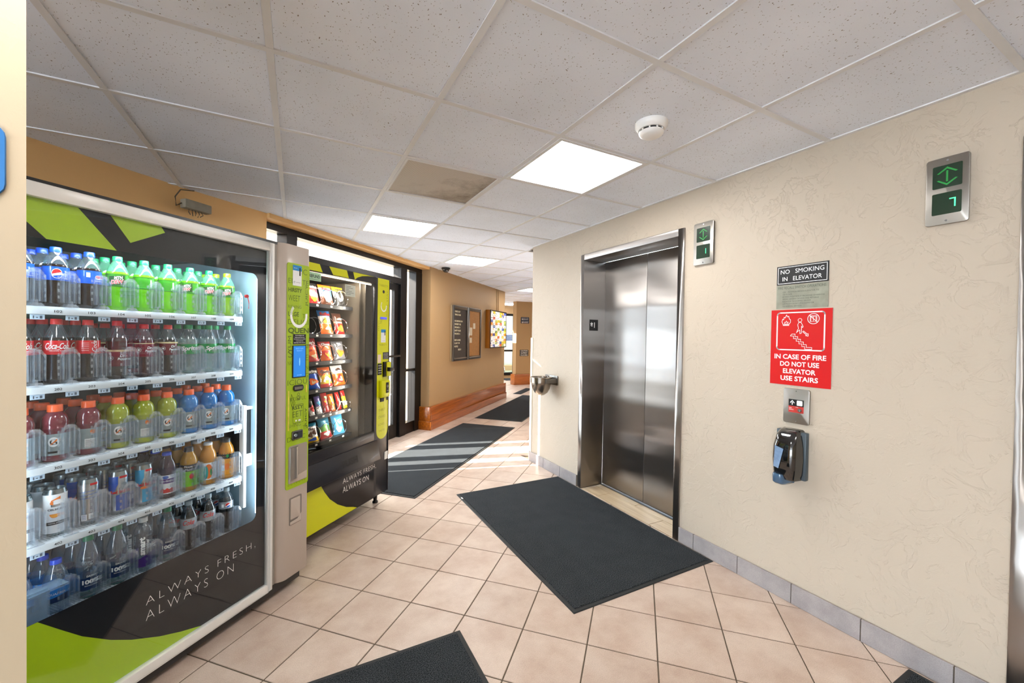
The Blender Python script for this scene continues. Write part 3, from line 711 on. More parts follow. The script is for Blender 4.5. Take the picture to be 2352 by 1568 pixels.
for i, (tx_, x) in enumerate((('ON    POSITION BRINGS ELEVATOR TO', -.09), ('1ST FLOOR', -.09), ('BY-PASS POSITION IF PROVIDED OVERRIDES', -.09), ('SMOKE SENSING DEVICES AND RETURNS', -.09), ('ELEVATOR TO NORMAL SERVICE', -.09), ('OFF POSITION RETURNS ELEVATOR', -.09), ('TO NORMAL SERVICES', -.09))):
    mb.text(tx_, x, .022-i*.0125, .0068, y, w=len(tx_)*.0052)
O('lettering', mb, mat('faded_ink', '#4d5248', .6), t, smooth=0)
t, w, h, y = plate('sign', 1.022, 1.310, 1.139, 1.537, M['red'], label='large red fire sign with stairs pictogram and white lettering', cat='sign')
t.children[0].name = 'red_panel'
mb = MB()
def outline(P, wd, y, m=0, closed=True):
    n = len(P)
    for i in range(n if closed else n-1):
        a = Vector(P[i]); b = Vector(P[(i+1) % n]); d = (b-a)
        if d.length < 1e-6: continue
        d.normalize(); nn = Vector((-d.y, d.x))*wd/2; a = a-d*wd*.35; b = b+d*wd*.35
        mb.poly([tuple(a-nn), tuple(b-nn), tuple(b+nn), tuple(a+nn)], y, m)
outline(rrect(-w/2+.032, w/2-.032, -.013, h/2-.016, .014), .006, y)
for i, (s_, k) in enumerate((('IN CASE OF FIRE', .245), ('DO NOT USE', .185), ('ELEVATOR', .155), ('USE STAIRS', .178))): mb.text(s_, 0, -.062-.038*i, .0255, y, w=k, al='c', bold=.02)
sx_, sz_ = -.036, .070      # stairs
st = [(sx_-.002, sz_)]
for i in range(6): st += [(sx_+.014+i*.0135, sz_-i*.0135), (sx_+.014+i*.0135, sz_-(i+1)*.0135)]
o2 = [(x, z) for x, z in st[:-1]] + [(st[-2][0]+.012, st[-2][1])]
lower = [(x-.007, z-.010) for x, z in reversed(st[:-1])]
outline(o2+[(o2[-1][0], o2[-1][1]-.010)]+lower, .0022, y)
outline(circ(.0, .142, .009, 14), .0026, y)
outline([(-.006, .130), (.006, .130), (.016, .108), (.012, .104), (.008, .112), (.008, .075), (.001, .072), (.0, .092), (-.012, .082), (-.016, .076), (-.010, .092), (-.006, .098), (-.010, .118)], .0024, y)
outline([(.014, .082), (.032, .066), (.028, .062), (.040, .060), (.040, .072), (.036, .070), (.018, .086)], .0022, y)
outline([(-.082, .120), (-.088, .135), (-.085, .150), (-.080, .146), (-.078, .160), (-.072, .156), (-.066, .172), (-.060, .160), (-.055, .165), (-.052, .150), (-.046, .146), (-.046, .132), (-.054, .120)], .0024, y)
outline([(-.076, .124), (-.074, .134), (-.070, .130), (-.066, .140), (-.062, .130), (-.057, .134), (-.058, .124)], .0018, y)
mb.rect(-.083, -.052, .1145, .1175, y)
outline(circ(.062, .148, .026, 24), .003, y); outline([(.047, .134), (.047, .163), (.077, .163), (.077, .134)], .002, y); outline([(.051, .134), (.051, .159), (.073, .159), (.073, .134)], .0014, y)
outline([(.062, .134), (.062, .159)], .002, y, closed=False); outline([(.044, .166), (.080, .130)], .003, y, closed=False)
O('lettering', mb, M['white'], t, smooth=0)
# call station
t = RF('call_button_plate', 1.171, 1.033, label='steel call plate with up arrow button and red key switch below the red sign', cat='elevator call plate')
O('face_plate', MB().prism(rrect(-.062, .062, -.09, .09, .010), -.012, 0), M['brushed2'], t, bevel=.0015)
for z in (.078, -.078): O('screw', MB().lathe([(.003, -.0135), (.003, -.011)], 10, (0, z), axis='y'), M['chrome'], t)
O('up_label', MB().box(-.035, .037, -.0135, -.012, .0, .035), M['ink'], t, smooth=0)
bt = O('call_button', MB().prism(rrect(.006, .032, .005, .031, .003), -.017, -.0135), M['white_p'], t)
mb = MB(); y = -.0141; mb.rect(-.019, -.015, .006, .02, y); outline([(-.026, .017), (-.017, .028), (-.008, .017)], .004, y, closed=False); O('arrow_symbol', mb, M['white'], t, smooth=0)
O('key_label', MB().box(-.035, .037, -.0135, -.012, -.033, .0), mat('key_red', '#b33028', .5), t, smooth=0)
O('key_switch', MB().lathe([(.0, -.019), (.009, -.019), (.010, -.016), (.010, -.012)], 16, (.02, -.018), axis='y').box(.0185, .0215, -.0195, -.0185, -.024, -.012), M['chrome'], t)
mb = MB(); mb.text('FIRE', -.032, -.013, .005, -.0141); mb.text('SERVICE', -.032, -.021, .005, -.0141, w=.022); mb.text('BYPASS', 0, -.006, .003, -.0141, w=.012); O('lettering', mb, M['white'], t, smooth=0)

# soap dispenser
t = RF('soap_dispenser', 1.185, .63, label='glossy black wall hand sanitizer dispenser with blue window', cat='soap dispenser')
def shell(rows, n=12):   # rows: (z, halfwidth, depth)
    v = []; f = []
    for z, hw, dp in rows:
        for i in range(n+1):
            u = i/n*2-1; x = hw*u; yy = -dp*(max(0, 1-abs(u)**5))**.45
            v.append((x, yy, z))
    for k in range(len(rows)-1):
        for i in range(n): f.append((k*(n+1)+i, k*(n+1)+i+1, (k+1)*(n+1)+i+1, (k+1)*(n+1)+i))
    f.append(tuple(range(n, -1, -1))); f.append(tuple((len(rows)-1)*(n+1)+i for i in range(n+1)))
    for k in range(len(rows)-1): f.append((k*(n+1), (k+1)*(n+1), (k+1)*(n+1)+n, k*(n+1)+n))
    return MB().add(v, f)
O('back_plate', MB().box(-.07, .075, -.03, 0, .03, .275), mat('slate_plastic', '#3b474f', .4), t, bevel=.006)
O('cover', shell([(.03, .058, .085), (.06, .066, .10), (.13, .07, .105), (.2, .068, .10), (.255, .060, .08), (.278, .052, .055), (.285, .045, .03)]), mat('piano_black', '#07080a', .08, 0, 1, spec=.8), t, smooth=60)
ld = mat('lever_blue_grey', '#3c5872', .25, 0, .6)
O('push_lever', shell([(.0, .030, .092), (.012, .034, .108), (.045, .034, .110), (.055, .032, .108)]), ld, t, (-.022, 0, 0), smooth=60)
O('sight_window', MB().add([(-.040, -.1045, .09), (-.014, -.1075, .085), (.008, -.106, .19), (-.036, -.1035, .20)], [(0, 1, 2, 3)]), mat('sight_window', '#7189a8', .15, 0, 1, var=.4, vs=60), t, smooth=0)

# steel bowl fountain
t = RF('drinking_fountain', 3.467, .80, label='round stainless steel drinking bowl bracketed to the wall end', cat='drinking fountain')
O('wall_bracket', MB().prism(rrect(-.115, .115, .09, .185, .012), -.012, 0).box(.03, .11, -.14, -.012, .114, .156), M['steel_dark'], t, bevel=.002)
cx = (-.01, -.122)
pr = [(.003, -.018), (.034, -.010), (.066, .014), (.088, .054), (.099, .104), (.100, .113), (.106, .114), (.106, .156), (.110, .158), (.110, .168), (.103, .170), (.096, .165), (.094, .13), (.07, .075), (.03, .05), (.0, .048)]
O('bowl', MB().lathe(pr, 36, cx), mat('bowl_steel', '#9a9187', .25, 1), t, smooth=50)
O('faucet', MB().lathe([(.018, .165), (.018, .182), (.012, .19), (.0, .191)], 14, (.02, -.065)), M['chrome'], t)
# smoke detector
t = E('smoke_detector', (1.433, 1.368, CEIL+.005), label='white round smoke detector on a ceiling panel', cat='smoke detector')
O('base', MB().lathe([(.0, 0), (.072, 0), (.072, -.016), (.062, -.030), (.058, -.034), (0, -.034)], 32), M['white_p'], t, smooth=40)
O('sensing_chamber', MB().lathe([(.0, -.032), (.050, -.032), (.050, -.044), (0, -.044)], 28), M['ink'], t)
for i in range(10):
    a = 2*PI*i/10; mb = MB()
    mb.add([(.049*math.cos(a+q), .049*math.sin(a+q), z) for q in (-.06, .06) for z in (-.033, -.045)]+[(.055*math.cos(a+q), .055*math.sin(a+q), z) for q in (-.06, .06) for z in (-.033, -.045)], [(0, 1, 3, 2), (4, 6, 7, 5), (0, 2, 6, 4), (1, 5, 7, 3), (0, 4, 5, 1), (2, 3, 7, 6)])
    O('vent_rib', mb, M['white_p'], t)
O('cap', MB().lathe([(0, -.043), (.056, -.043), (.052, -.052), (.04, -.060), (0, -.062)], 32), M['white_p'], t, smooth=50)
# dome camera
p = (1.93, 5.72)
t = E('dome_camera', (p[0], p[1], CEIL), label='black dome security camera on the ceiling by the hall wall', cat='security camera')
O('base', MB().lathe([(0, 0), (.062, 0), (.064, -.018), (.055, -.024), (0, -.024)], 24), M['black'], t, smooth=40)
O('dome', MB().lathe([(.05, -.022), (.048, -.04), (.036, -.058), (.02, -.067), (0, -.07)], 24), mat('dome_smoke', '#15151a', .08, 0, 1), t, smooth=60)
# left pillar sign
t = E('sign', (-.413, .95, 1.64), 0, label='blue rounded sign at the far left with white letters S and M', cat='sign')
O('plate', MB().prism(rrect(-.30, .007, -.058, .056, .02), -.004, 0), M['blue_sign'], t)
mb = MB(); mb.text('S', -.004, .006, .018, -.005, al='c', bold=.02); mb.text('REST ROOM'[-1], -.006, -.036, .011, -.005, al='c', bold=.02); O('lettering', mb, M['white'], t, smooth=0)
t = E('sensor_box', (-.631, 3.551, 2.205), TH, label='small dusty grey sensor box with dangling wires above the drink machine', cat='sensor box')
O('housing', MB().box(-.088, .088, -.055, 0, 0, .06), mat('dusty_grey', '#8b8474', .7, var=.2, vs=30), t, bevel=.006)
mb = MB(); mb.tube([(-.09, -.02, .03), (-.13, -.03, .0), (-.13, -.02, .06), (-.09, -.01, .12), (.0, -.005, .142)], .004)
for i in range(5): mb.tube([(-.05+i*.02, -.03, .002), (-.055+i*.024, -.035, -.02), (-.04+i*.016, -.03, -.035-.006*(i % 2))], .003)
O('wire', mb, mat('dusty_wire', '#5c5140', .7), t)

# hall wall: notice case, video screen
t = E('notice_case', LW(4.31, 1.13)+(.955,), TH, label='grey metal notice case, letter board left and cork board right', cat='notice board')
w, h = 1.21, .905
O('case', MB().box(0, w, -.032, 0, 0, h), mat('case_cream', '#9c8a6c', .6), t, bevel=.004)
for k, nm in ((0, 'left_door'), (1, 'right_door')):
    x0 = k*w/2; x1 = x0+w/2; f = .055
    d = O('door_frame', MB().box(x0, x0+f, -.052, -.032, 0, h).box(x1-f, x1, -.052, -.032, 0, h).box(x0+f, x1-f, -.052, -.032, 0, f).box(x0+f, x1-f, -.052, -.032, h-f, h), M['steel_dark'], t, bevel=.003)
    O('board', MB().box(x0+f, x1-f, -.038, -.033, f, h-f), mat('letter_felt', '#3c332c', .9) if k == 0 else M['cork'], d, smooth=0)
mb = MB()
for i, tx_ in enumerate(('CHECK OUT', 'TIME IS 10 AM', '', 'NO SMOKING ON', 'PROPERTY OR', 'WE HAVE  A', 'SAFETY RULES', 'WE HAVE  A', '', 'KEEP A NOISE', 'IS QUIET 11PM', 'NOTICE', '        BLDG 1')):
    if tx_.strip(): mb.text(tx_, .085+.018*(len(tx_)-len(tx_.lstrip())), .795-i*.052, .028, -.0392, maxw=.43, bold=.03)
O('lettering', mb, mat('letter_cream', '#d8cfae', .6), t, smooth=0)
mb = MB(); mb.box(.60+.09, .60+.20, -.041, -.039, .42, .56); mb.box(.60+.24, .60+.34, -.041, -.039, .54, .64); mb.box(.60+.09, .60+.19, -.041, -.039, .29, .38)
O('pinned_paper', mb, mat('paper', '#c8bba2', .8), t, smooth=0)
t = E('advert_light_box', LW(5.85, 1.128)+(1.13,), TH, label='amber-sided light box crowded with small colour adverts', cat='light box')
w, h = .98, .755
O('case', MB().box(0, w, -.095, 0, 0, h), mat('amber_wood', '#94590a', .4), t, bevel=.003)
O('bezel', MB().box(-.0, w, -.108, -.095, 0, .02).box(0, w, -.108, -.095, h-.02, h).box(0, .015, -.108, -.095, .02, h-.02).box(w-.015, w, -.108, -.095, .02, h-.02), M['black'], t, smooth=0)
ad_c = ['#f4f0e8', '#e8c020', '#4a58a0', '#c85028', '#f2e9d8', '#7a3f90', '#2f6f8f', '#e4e8ef', '#3a3230', '#d8902a', '#f7f7f7', '#a0b048']
adm = [mat('advert_%s' % 'abcdefghijkl'[i], c, .4, emit=.10, var=.35, vs=30) for i, c in enumerate(ad_c)]
mb = MB(); nx_, nz_ = 7, 13; rs = random.Random(4)
ch = lambda: rs.choice([0, 4, 7, 10, 0, 4, 7, 10, 1, 3, 9, 11, 2])
for i in range(nx_):
    for j in range(nz_):
        xa = .015+(w-.03)*i/nx_; xb = .015+(w-.03)*(i+1)/nx_; za = .02+(h-.04)*j/nz_; zb = .02+(h-.04)*(j+1)/nz_
        mb.rect(xa, xb, za, zb, -.1, ch())
        for q in range(3):
            cx_, cz_ = rs.uniform(xa, xb-.03), rs.uniform(za, zb-.02); mb.rect(cx_, cx_+rs.uniform(.015, .05), cz_, cz_+rs.uniform(.006, .02), -.1006, rs.randrange(12))
O('advert_screen', mb, adm, t, smooth=0)
for x in (.62, .72): O('conduit', MB().tube([(x, -.01, h), (x, -.01, CEIL-1.13)], .008, 6), M['wall_hall'], t)
# back signs
for nm, z0, z1, x0, x1, L, lb in (('a', 1.74, 1.92, 5.64, 5.91, ('ELEVATORS', '<-----', 'GUEST ROOMS', '<-----'), 'dark rounded direction sign with two white arrows on the far wall'),
                                 ('b', .81, .99, 5.62, 5.90, ('CAUTION', 'SLIPPERY', 'FLOORS'), 'dark caution slippery floors sign, lower on the far wall')):
    t = E('sign', (x0, 10.1, z0), 0, label=lb, cat='sign')
    O('plate', MB().prism(rrect(0, x1-x0, 0, z1-z0, .015), -.008, 0), M['navy'] if nm == 'a' else M['ink'], t)
    mb = MB(); n = len(L)
    for i, s_ in enumerate(L):
        z = (z1-z0)*(1-(i+.82)/n)
        if s_[0] == '<': mb.rect(.05, .24, z+.012, z+.022, -.009); mb.poly([(.02, z+.017), (.055, z+.0), (.055, z+.034)], -.009)
        else: mb.text(s_, (x1-x0)/2, z, (z1-z0)/n*(.62 if nm == 'b' else .35), -.009, w=.22, al='c')
    O('lettering', mb, M['white'], t, smooth=0)

# ------------------------------------------------------------------ drink machine (glass front)
dm = LF('drink_machine', label='tall glass-front drink vending machine with five lit shelves of bottles', cat='vending machine')
mb = MB()
mb.box(-.98, .205, .80, .84, .05, 1.815); mb.box(-.98, -.955, .03, .80, .05, 1.815); mb.box(.035, .205, .03, .80, .09, 1.815)
mb.box(-.955, .035, .03, .80, 1.775, 1.815); mb.box(-.955, .035, .03, .80, .05, .33)
O('cabinet', mb, M['black'], dm, bevel=.004)
mb = MB(); mb.box(-.955, -.95, .05, .795, .33, 1.775); mb.box(-.03, .035, .06, .795, .33, 1.775); mb.box(-.95, -.03, .05, .795, .33, .36)
O('liner', mb, M['liner'], dm, smooth=0)
O('rear_liner', MB().box(-.955, .03, .795, .80, .33, 1.775).box(-.95, -.03, .05, .795, 1.74, 1.775), mat('rear_liner_grey', '#3f4d4f', .5), dm, smooth=0)
O('door_frame', MB().box(-.985, -.94, -.012, .03, .06, 1.825).box(-.022, .004, -.012, .03, .06, 1.825).box(-.94, -.022, -.012, .03, 1.782, 1.825).box(-.94, -.022, -.012, .03, .06, .096), M['white_frame'], dm, bevel=.003)
O('side_strip', MB().box(.004, .022, -.004, .03, .075, 1.83), M['grey_strip'], dm, smooth=0)
O('top_trim', MB().box(-.985, .03, -.006, .10, 1.825, 1.838), M['black'], dm, smooth=0)
pr_ = O('door_print', MB(), [M['dark']], dm) if False else None
# print: frame around the rounded window
zb, zt, xr, xl = .449, 1.660, -.073, -.92
mb = MB(); y = .0125; R_ = .03
mb.rect(-.94, -.022, zt, 1.782, y); mb.rect(-.94, -.022, .096, zb, y); mb.rect(xr, -.022, zb, zt, y); mb.rect(-.94, xl, zb, zt, y)
for cz, a0 in ((zt-R_, 0), (zb+R_, -PI/2)):
    cx_ = xr-R_; pts = [(cx_+R_*math.cos(a0+PI/2*i/6), cz+R_*math.sin(a0+PI/2*i/6)) for i in range(7)]
    mb.poly([(xr, zt if a0 == 0 else zb)]+pts, y)
O('door_print', mb, M['dark'], dm, smooth=0)
mb = MB(); y = .0118
mb.poly([(-.94, 1.782), (-.742, 1.782), (-.636, 1.660), (-.818, 1.660), (-.94, 1.79)][:4]+[(-.94, 1.782)][:0]+[(-.94, 1.80)][:0], y)
mb.poly([(-.94, 1.782), (-.818, 1.660), (-.94, 1.70)][:0] or [(-.655, 1.782), (-.494, 1.782), (-.481, 1.762), (-.595, 1.697)], y)
arcp = [(-.838, .449), (-.787, .391), (-.73, .328), (-.652, .26), (-.588, .215), (-.494, .162), (-.416, .127), (-.333, .096)]
mb.poly([(-.94, .449)]+arcp[:1]+arcp[1:]+[(-.94, .096)], y)
def split_print(nm, mb, m, par):
    for f in mb.f: O(nm, MB().add([mb.v[i] for i in f], [tuple(range(len(f)))]), m, par, smooth=0)
split_print('lime_print', mb, M['lime'], dm)
mb = MB(); mb.text('ALWAYS FRESH,', -.549, .316, .036, -.0005+.0, w=.463, bold=-.03, space=1.35); mb.text('ALWAYS ON', -.549, .262, .036, -.0005, w=.352, bold=-.03, space=1.35)
O('lettering', mb, M['white'], dm, smooth=0)
O('glass_pane', MB().box(-.94, -.022, .0, .006, .096, 1.782), M['pane'], dm, smooth=0)
O('base_skirt', MB().box(-.97, .02, .02, .8, .03, .06).box(-.96, .19, .0, .06, .022, .085).box(-.95, .10, .03, .09, .0, .05), M['black'], dm, bevel=.003)
# lamps inside the cabinet
ledm = mat('led_strip', '#d6ecff', .4, emit=2)
led = O('led_strip', MB().box(-.055, -.045, .03, .04, .47, 1.64).box(-.94, -.93, .03, .04, .47, 1.64).box(-.9, -.08, .035, .05, 1.71, 1.72), ledm, dm, smooth=0)
def lamp(nm, par, loc, rot, sx_, sy_, e, col=(.82, .93, 1)):
    l = bpy.data.lights.new(nm, 'AREA'); l.shape = 'RECTANGLE'; l.size = sx_; l.size_y = sy_; l.energy = e; l.color = col
    o = bpy.data.objects.new(nm, l); COL.objects.link(o); o.parent = par; o.location = loc; o.rotation_euler = rot; return o
lamp('cabinet_lamp', dm, (-.50, .055, 1.705), (math.radians(25), 0, 0), .8, .03, 1.6)
lamp('cabinet_lamp', dm, (-.052, .048, 1.05), (math.radians(90), 0, math.radians(38)), .02, 1.15, .55)
lamp('cabinet_lamp', dm, (-.928, .048, 1.05), (math.radians(90), 0, math.radians(-38)), .02, 1.15, .7)
O('delivery_port', MB().box(-.075, -.03, .10, .40, .76, .985), M['ink'], dm, smooth=0)
O('port_cover', MB().box(-.085, -.07, .08, .11, .5, 1.01).box(-.085, -.03, .09, .12, .70, .76).box(-.085, -.03, .09, .12, .985, 1.0), M['white_p'], dm, bevel=.002)
mb = MB(); mb.tube([(-.035, .07, 1.56), (-.04, .065, 1.53), (-.035, .06, 1.48)], .0025); mb.lathe([(.0, .058), (.009, .058), (.009, .066), (0, .066)], 12, (-.086, 1.565) if False else (-.086, 1.565), axis='y')
O('lock_pin', MB().lathe([(0, .05), (.008, .05), (.008, .06), (0, .06)], 14, (-.095, 1.55), axis='y').tube([(-.09, .055, 1.55), (-.082, .055, 1.52), (-.084, .055, 1.49)], .002), M['red'], dm)
SHZ = [1.452, 1.190, .925, .667, .400]
COLS = [-.838, -.752, -.664, -.577, -.490, -.403, -.316, -.229, -.142]
gate_mb = MB()
for xx, hh, mi_ in ((-.023, .104, 0), (-.0165, .116, 1), (-.009, .121, 0), (-.002, .123, 1), (.004, .123, 0), (.011, .120, 1), (.018, .114, 0), (.0245, .102, 1)):
    gate_mb.box(xx-.0009, xx+.0009, -.010 if mi_ else -.004, .014, .016, hh, mi_)
for sg in (-1, 1):
    for k in range(4): gate_mb.box(sg*.0245, sg*.0285, -.002, .002, .030+k*.022, .040+k*.022, 1)
gate_mb.box(-.0035, .0035, -.016, .02, .0, .022, 1); gate_mb.prism([(-.02, .0), (.02, .0), (.010, .012), (-.010, .012)], -.018, .02, 'y', 1)
gate_mb.strip(-.025, .025, lambda x: .112-60*abs(x)**2.6*6, lambda x: .126-60*abs(x)**2.6*6, 1, 10, -.008)
gate_mb.strip(-.025, .025, lambda x: .05, lambda x: .112-60*abs(x)**2.6*6, 0, 8, .012)
gate_me = gate_mb.mesh('product_gate', [M['gate'], M['gate_rib']], 0, 30)
tag_me = MB().box(-.017, .017, -.002, 0, -.016, 0, 0).rect(-.011, -.008, -.013, -.004, -.0026, 1).rect(-.004, .001, -.011, -.008, -.0026, 1).rect(.005, .011, -.013, -.004, -.0026, 1).mesh('price_tag', [mat('tag_clear', '#bcd2e6', .3), mat('tag_ink', '#4b5868', .5)], 0, 0)
for r, z in enumerate(SHZ):
    sh = O('shelf', MB().box(-.945, -.092, .088, .74, z-.012, z-.002).box(-.945, -.092, .083, .088, z-.029, z-.006), M['shelf'], dm, bevel=.001)
    mb = MB()
    for c in COLS:
        for k in range(7): mb.box(c-.027+k*.009, c-.0255+k*.009, .1, .35, z-.003, z-.0016)
    O('shelf_groove', mb, M['slot'], sh, smooth=0)
    mb = MB()
    for i, c in enumerate(COLS): mb.text('%d0%d' % (r+1, i+1), c-.006, z-.0218, .0085, .0825, w=.020, al='c', bold=.01)
    O('slot_number', mb, M['ink'], sh, smooth=0)
    for i in range(-1, len(COLS)):
        cx_ = COLS[0]-.044 if i < 0 else COLS[i]+.0435
        gt = O('product_gate', gate_me, [], dm, (cx_-.016, .097, z-.003), 0)
        if r < 5: O('price_tag', tag_me, [], sh, (cx_-.010, .092, z-.030), 0)
O('vend_cup', MB().box(-.955, -.80, .045, .05, .40, .53).box(-.80, -.795, .045, .12, .40, .52).box(-.86, -.75, .04, .10, .515, .522).box(-.955, -.80, .12, .125, .36, .5), clear('cup_clear', (.82, .90, .95), .3, .25, .1, (.35, .45, .55)), dm, smooth=0)

# control tower
O('control_tower', MB().prism([(.022, .03), (.022, -.004), (.034, -.016), (.052, -.028), (.066, -.032), (.205, -.032), (.212, -.024), (.212, .06), (.022, .06)], .075, 1.838, 'z'), M['greige'], dm, bevel=.004, smooth=50)
YP = -.0345
mb = MB().prism(rrect(.060, .208, .548, 1.742, .012), YP, -.031)
O('lime_panel', mb, M['lime_panel'], dm, smooth=0)
mb = MB(); y = YP-.0006
words = [('ELIC', .105, 1.69, .03, .085), ('ELUSTE', .066, 1.635, .026, .135), ('HIRSTY', .066, 1.590, .022, .09, .03), ('WEET', .066, 1.543, .030, .078), ('RISHING', .066, 1.505, .016, .085), ('ULGE', .066, 1.462, .024, .070, .02), ('TA', .160, 1.455, .022, .042), ('DELICI', .066, 1.420, .026, .135), ('QUEN', .066, 1.368, .034, .138, .03), ('S', .068, 1.245, .04, .028), ('NK', .066, 1.205, .02, .026), ('ICIOU', .066, 1.098, .028, .13), ('FRESHFUL', .07, 1.012, .02, .12), ('RSTY', .096, .965, .020, .075, .03), ('EET', .10, .925, .03, .065), ('SHING', .074, .873, .018, .08), ('TA', .170, .845, .024, .035), ('DELIC', .066, .800, .024, .12), ('E', .185, 1.225, .03, .018), ('IN', .178, 1.175, .02, .024), ('G', .182, 1.13, .024, .02), ('ST', .178, 1.29, .022, .03, .03)]
for w_ in words: mb.text(w_[0], w_[1], w_[2], w_[3], y, w=w_[4], bold=(w_[5] if len(w_) > 5 else -.012))
mb.text('JUICY', .200, 1.52, .020, y, w=.12, rot=PI/2); mb.text('JUICY', .200, .855, .018, y, w=.11, rot=PI/2, bold=.02); mb.text('YUM', .088, 1.268, .022, y, w=.09, rot=PI/2)
for i in range(7): mb.text('UOY'[i % 3], .072+.018*i, .566, .010, y)
O('panel_lettering', mb, M['olive'], dm, smooth=0)
mb = MB(); mb.arc(.136, 1.468, .044, .058, PI*.98, PI*2.06, y-.0004, 0, 26, 1.15)
for i in range(6):
    a = PI*.98-(i+.25)*.12; mb.arc(.136, 1.468, .044, .058, a, a-.075, y-.0004, 0, 2, 1.15)
O('ring_logo', mb, M['white'], dm, smooth=0)
cardw = mat('card_white', '#eef0f0', .4); cardb = mat('card_blue', '#1787c9', .4)
mb = MB(); mb.rect(.093, .151, 1.625, 1.733, y-.001, 0); mb.rect(.093, .151, 1.705, 1.733, y-.0013, 1); mb.rect(.135, .144, 1.68, 1.722, y-.0016, 2); mb.arc(.104, 1.643, .004, .0055, .3, 5.2, y-.0016, 2, 12); mb.text('cantaloupe', .112, 1.640, .006, y-.0016, w=.03, m=2); mb.text('Pay here', .10, 1.715, .006, y-.0016, w=.022, m=0)
O('sticker_card', mb, [cardw, cardb, M['ink']], dm, smooth=0)
mb = MB(); mb.rect(.098, .184, 1.314, 1.368, y-.001, 0)
for i, s_ in enumerate(('The prices displayed on this', 'machine are $.10 lower than', 'the retail price and are available', 'on cash purchases only.', 'Digital display reflects cash price.')): mb.text(s_, .141, 1.3585-i*.0098, .005, y-.0016, w=(.06, .066, .078, .05, .076)[i], al='c', m=1, bold=.03)
O('notice_sticker', mb, [M['ink'], M['white']], dm, smooth=0)
sc_ = O('screen_bezel', MB().prism(rrect(.094, .184, 1.135, 1.308, .004), YP-.004, YP), M['ink'], dm)
O('display_screen', MB().rect(.099, .178, 1.14, 1.304, YP-.0045), M['screen'], sc_, smooth=0)
mb = MB(); mb.text('SELECT YOUR', .138, 1.288, .006, YP-.005, w=.05, al='c'); mb.text('PRODUCT', .138, 1.276, .006, YP-.005, w=.036, al='c'); outline_P = rrect(.130, .148, 1.20, 1.24, .006)
mb.ell(.139, 1.22, .004, .022, n=8, y=YP-.005); mb.text('PAY HERE', .138, 1.146, .005, YP-.005, w=.03, al='c')
O('screen_lettering', mb, mat('pale_blue_ink', '#6aa9e0', .4, emit=.3), sc_, smooth=0)
cs_ = O('bill_slot', MB().prism(rrect(.100, .168, 1.064, 1.096, .014), YP-.006, YP), M['black'], dm, bevel=.001)
mb = MB()
for i in range(7): mb.box(.108+i*.0075, .112+i*.0075, YP-.0075, YP-.006, 1.072, 1.086)
O('slot_rib', mb, M['grey_strip'], cs_, smooth=0)
O('indicator_light', MB().box(.068, .076, YP-.002, YP, .86, 1.07).box(.186, .194, YP-.002, YP, 1.05, 1.09), mat('amber_lens', '#e8c94a', .3, var=.5, vs=30), dm, bevel=.001)
mb = MB()
def outl(mb, P, wd, y, m=0):
    n = len(P)
    for i in range(n):
        a = Vector(P[i]); b = Vector(P[(i+1) % n]); d = (b-a)
        if d.length < 1e-6: continue
        d.normalize(); nn = Vector((-d.y, d.x))*wd/2
        mb.poly([tuple(a-nn-d*wd/2), tuple(b-nn+d*wd/2), tuple(b+nn+d*wd/2), tuple(a+nn-d*wd/2)], y, m)
outl(mb, rrect(.102, .170, .892, .990, .004), .0015, y-.001); outl(mb, circ(.136, 1.045, .007, 12), .0015, y-.001); outl(mb, [(.126, 1.035), (.132, 1.012), (.136, 1.02), (.141, 1.012), (.147, 1.035)], .0015, y-.001)
outl(mb, [(.09, 1.05), (.10, 1.03), (.115, 1.0), (.105, .99), (.10, 1.01), (.092, .985), (.088, 1.01)], .0015, y-.001); mb.text('TAP HERE', .136, .966, .005, y-.001, w=.024, al='c')
O('tap_symbol', mb, M['ink'], dm, smooth=0)
mb = MB(); mb.ell(.122, .905, .005, .005, n=8, y=y-.001); mb.rect(.137, .152, .900, .908, y-.001); O('card_symbol', mb, M['white'], dm, smooth=0)
lk = O('lock_plate', MB().prism(rrect(.094, .164, .806, .852, .006), YP-.006, YP), M['steel_dark'], dm, bevel=.001)
O('lock_recess', MB().rect(.099, .160, .812, .846, YP-.0065), M['black'], lk, smooth=0)
O('key_lock', MB().lathe([(0, YP-.012), (.008, YP-.012), (.010, YP-.009), (.010, YP-.004)], 16, (.113, .829), axis='y'), M['chrome'], lk)
# pickup recess with curved steel handle
hd = O('handle_recess', MB().prism(rrect(.074, .200, .575, .775, .012), YP-.0015, YP+.001), mat('recess_greige', '#9f9388', .45), dm, smooth=0)
O('recess_floor', MB().prism([(.078, .578), (.196, .578), (.196, .62), (.078, .60)], YP-.004, YP-.0012), M['greige'], hd, bevel=.001)
mb = MB(); n_ = 10; v = []; f = []
for i in range(n_+1):
    a = PI*i/n_; x_ = .106-.026*math.cos(a); y_ = YP-.002-.016*math.sin(a); v += [(x_, y_, .600), (x_, y_, .768)]
mb.add(v, [(2*i, 2*i+2, 2*i+3, 2*i+1) for i in range(n_)]+[tuple(2*i for i in range(n_+1)), tuple(2*i+1 for i in range(n_, -1, -1))]); O('pull_handle', mb, M['steel_edge'], hd, smooth=50)
cr = O('coin_return', MB().prism(rrect(.085, .166, .352, .498, .006), YP-.001+.001, -.030), mat('recess_dark', '#7d726a', .5), dm, bevel=.0008)
O('return_flap', MB().prism(rrect(.090, .152, .384, .492, .004), YP-.004, YP), M['greige'], cr, bevel=.001); O('return_cup', MB().prism([(.088, .356), (.162, .356), (.162, .40), (.135, .374), (.088, .370)], YP-.003, YP), M['greige'], cr, bevel=.001)

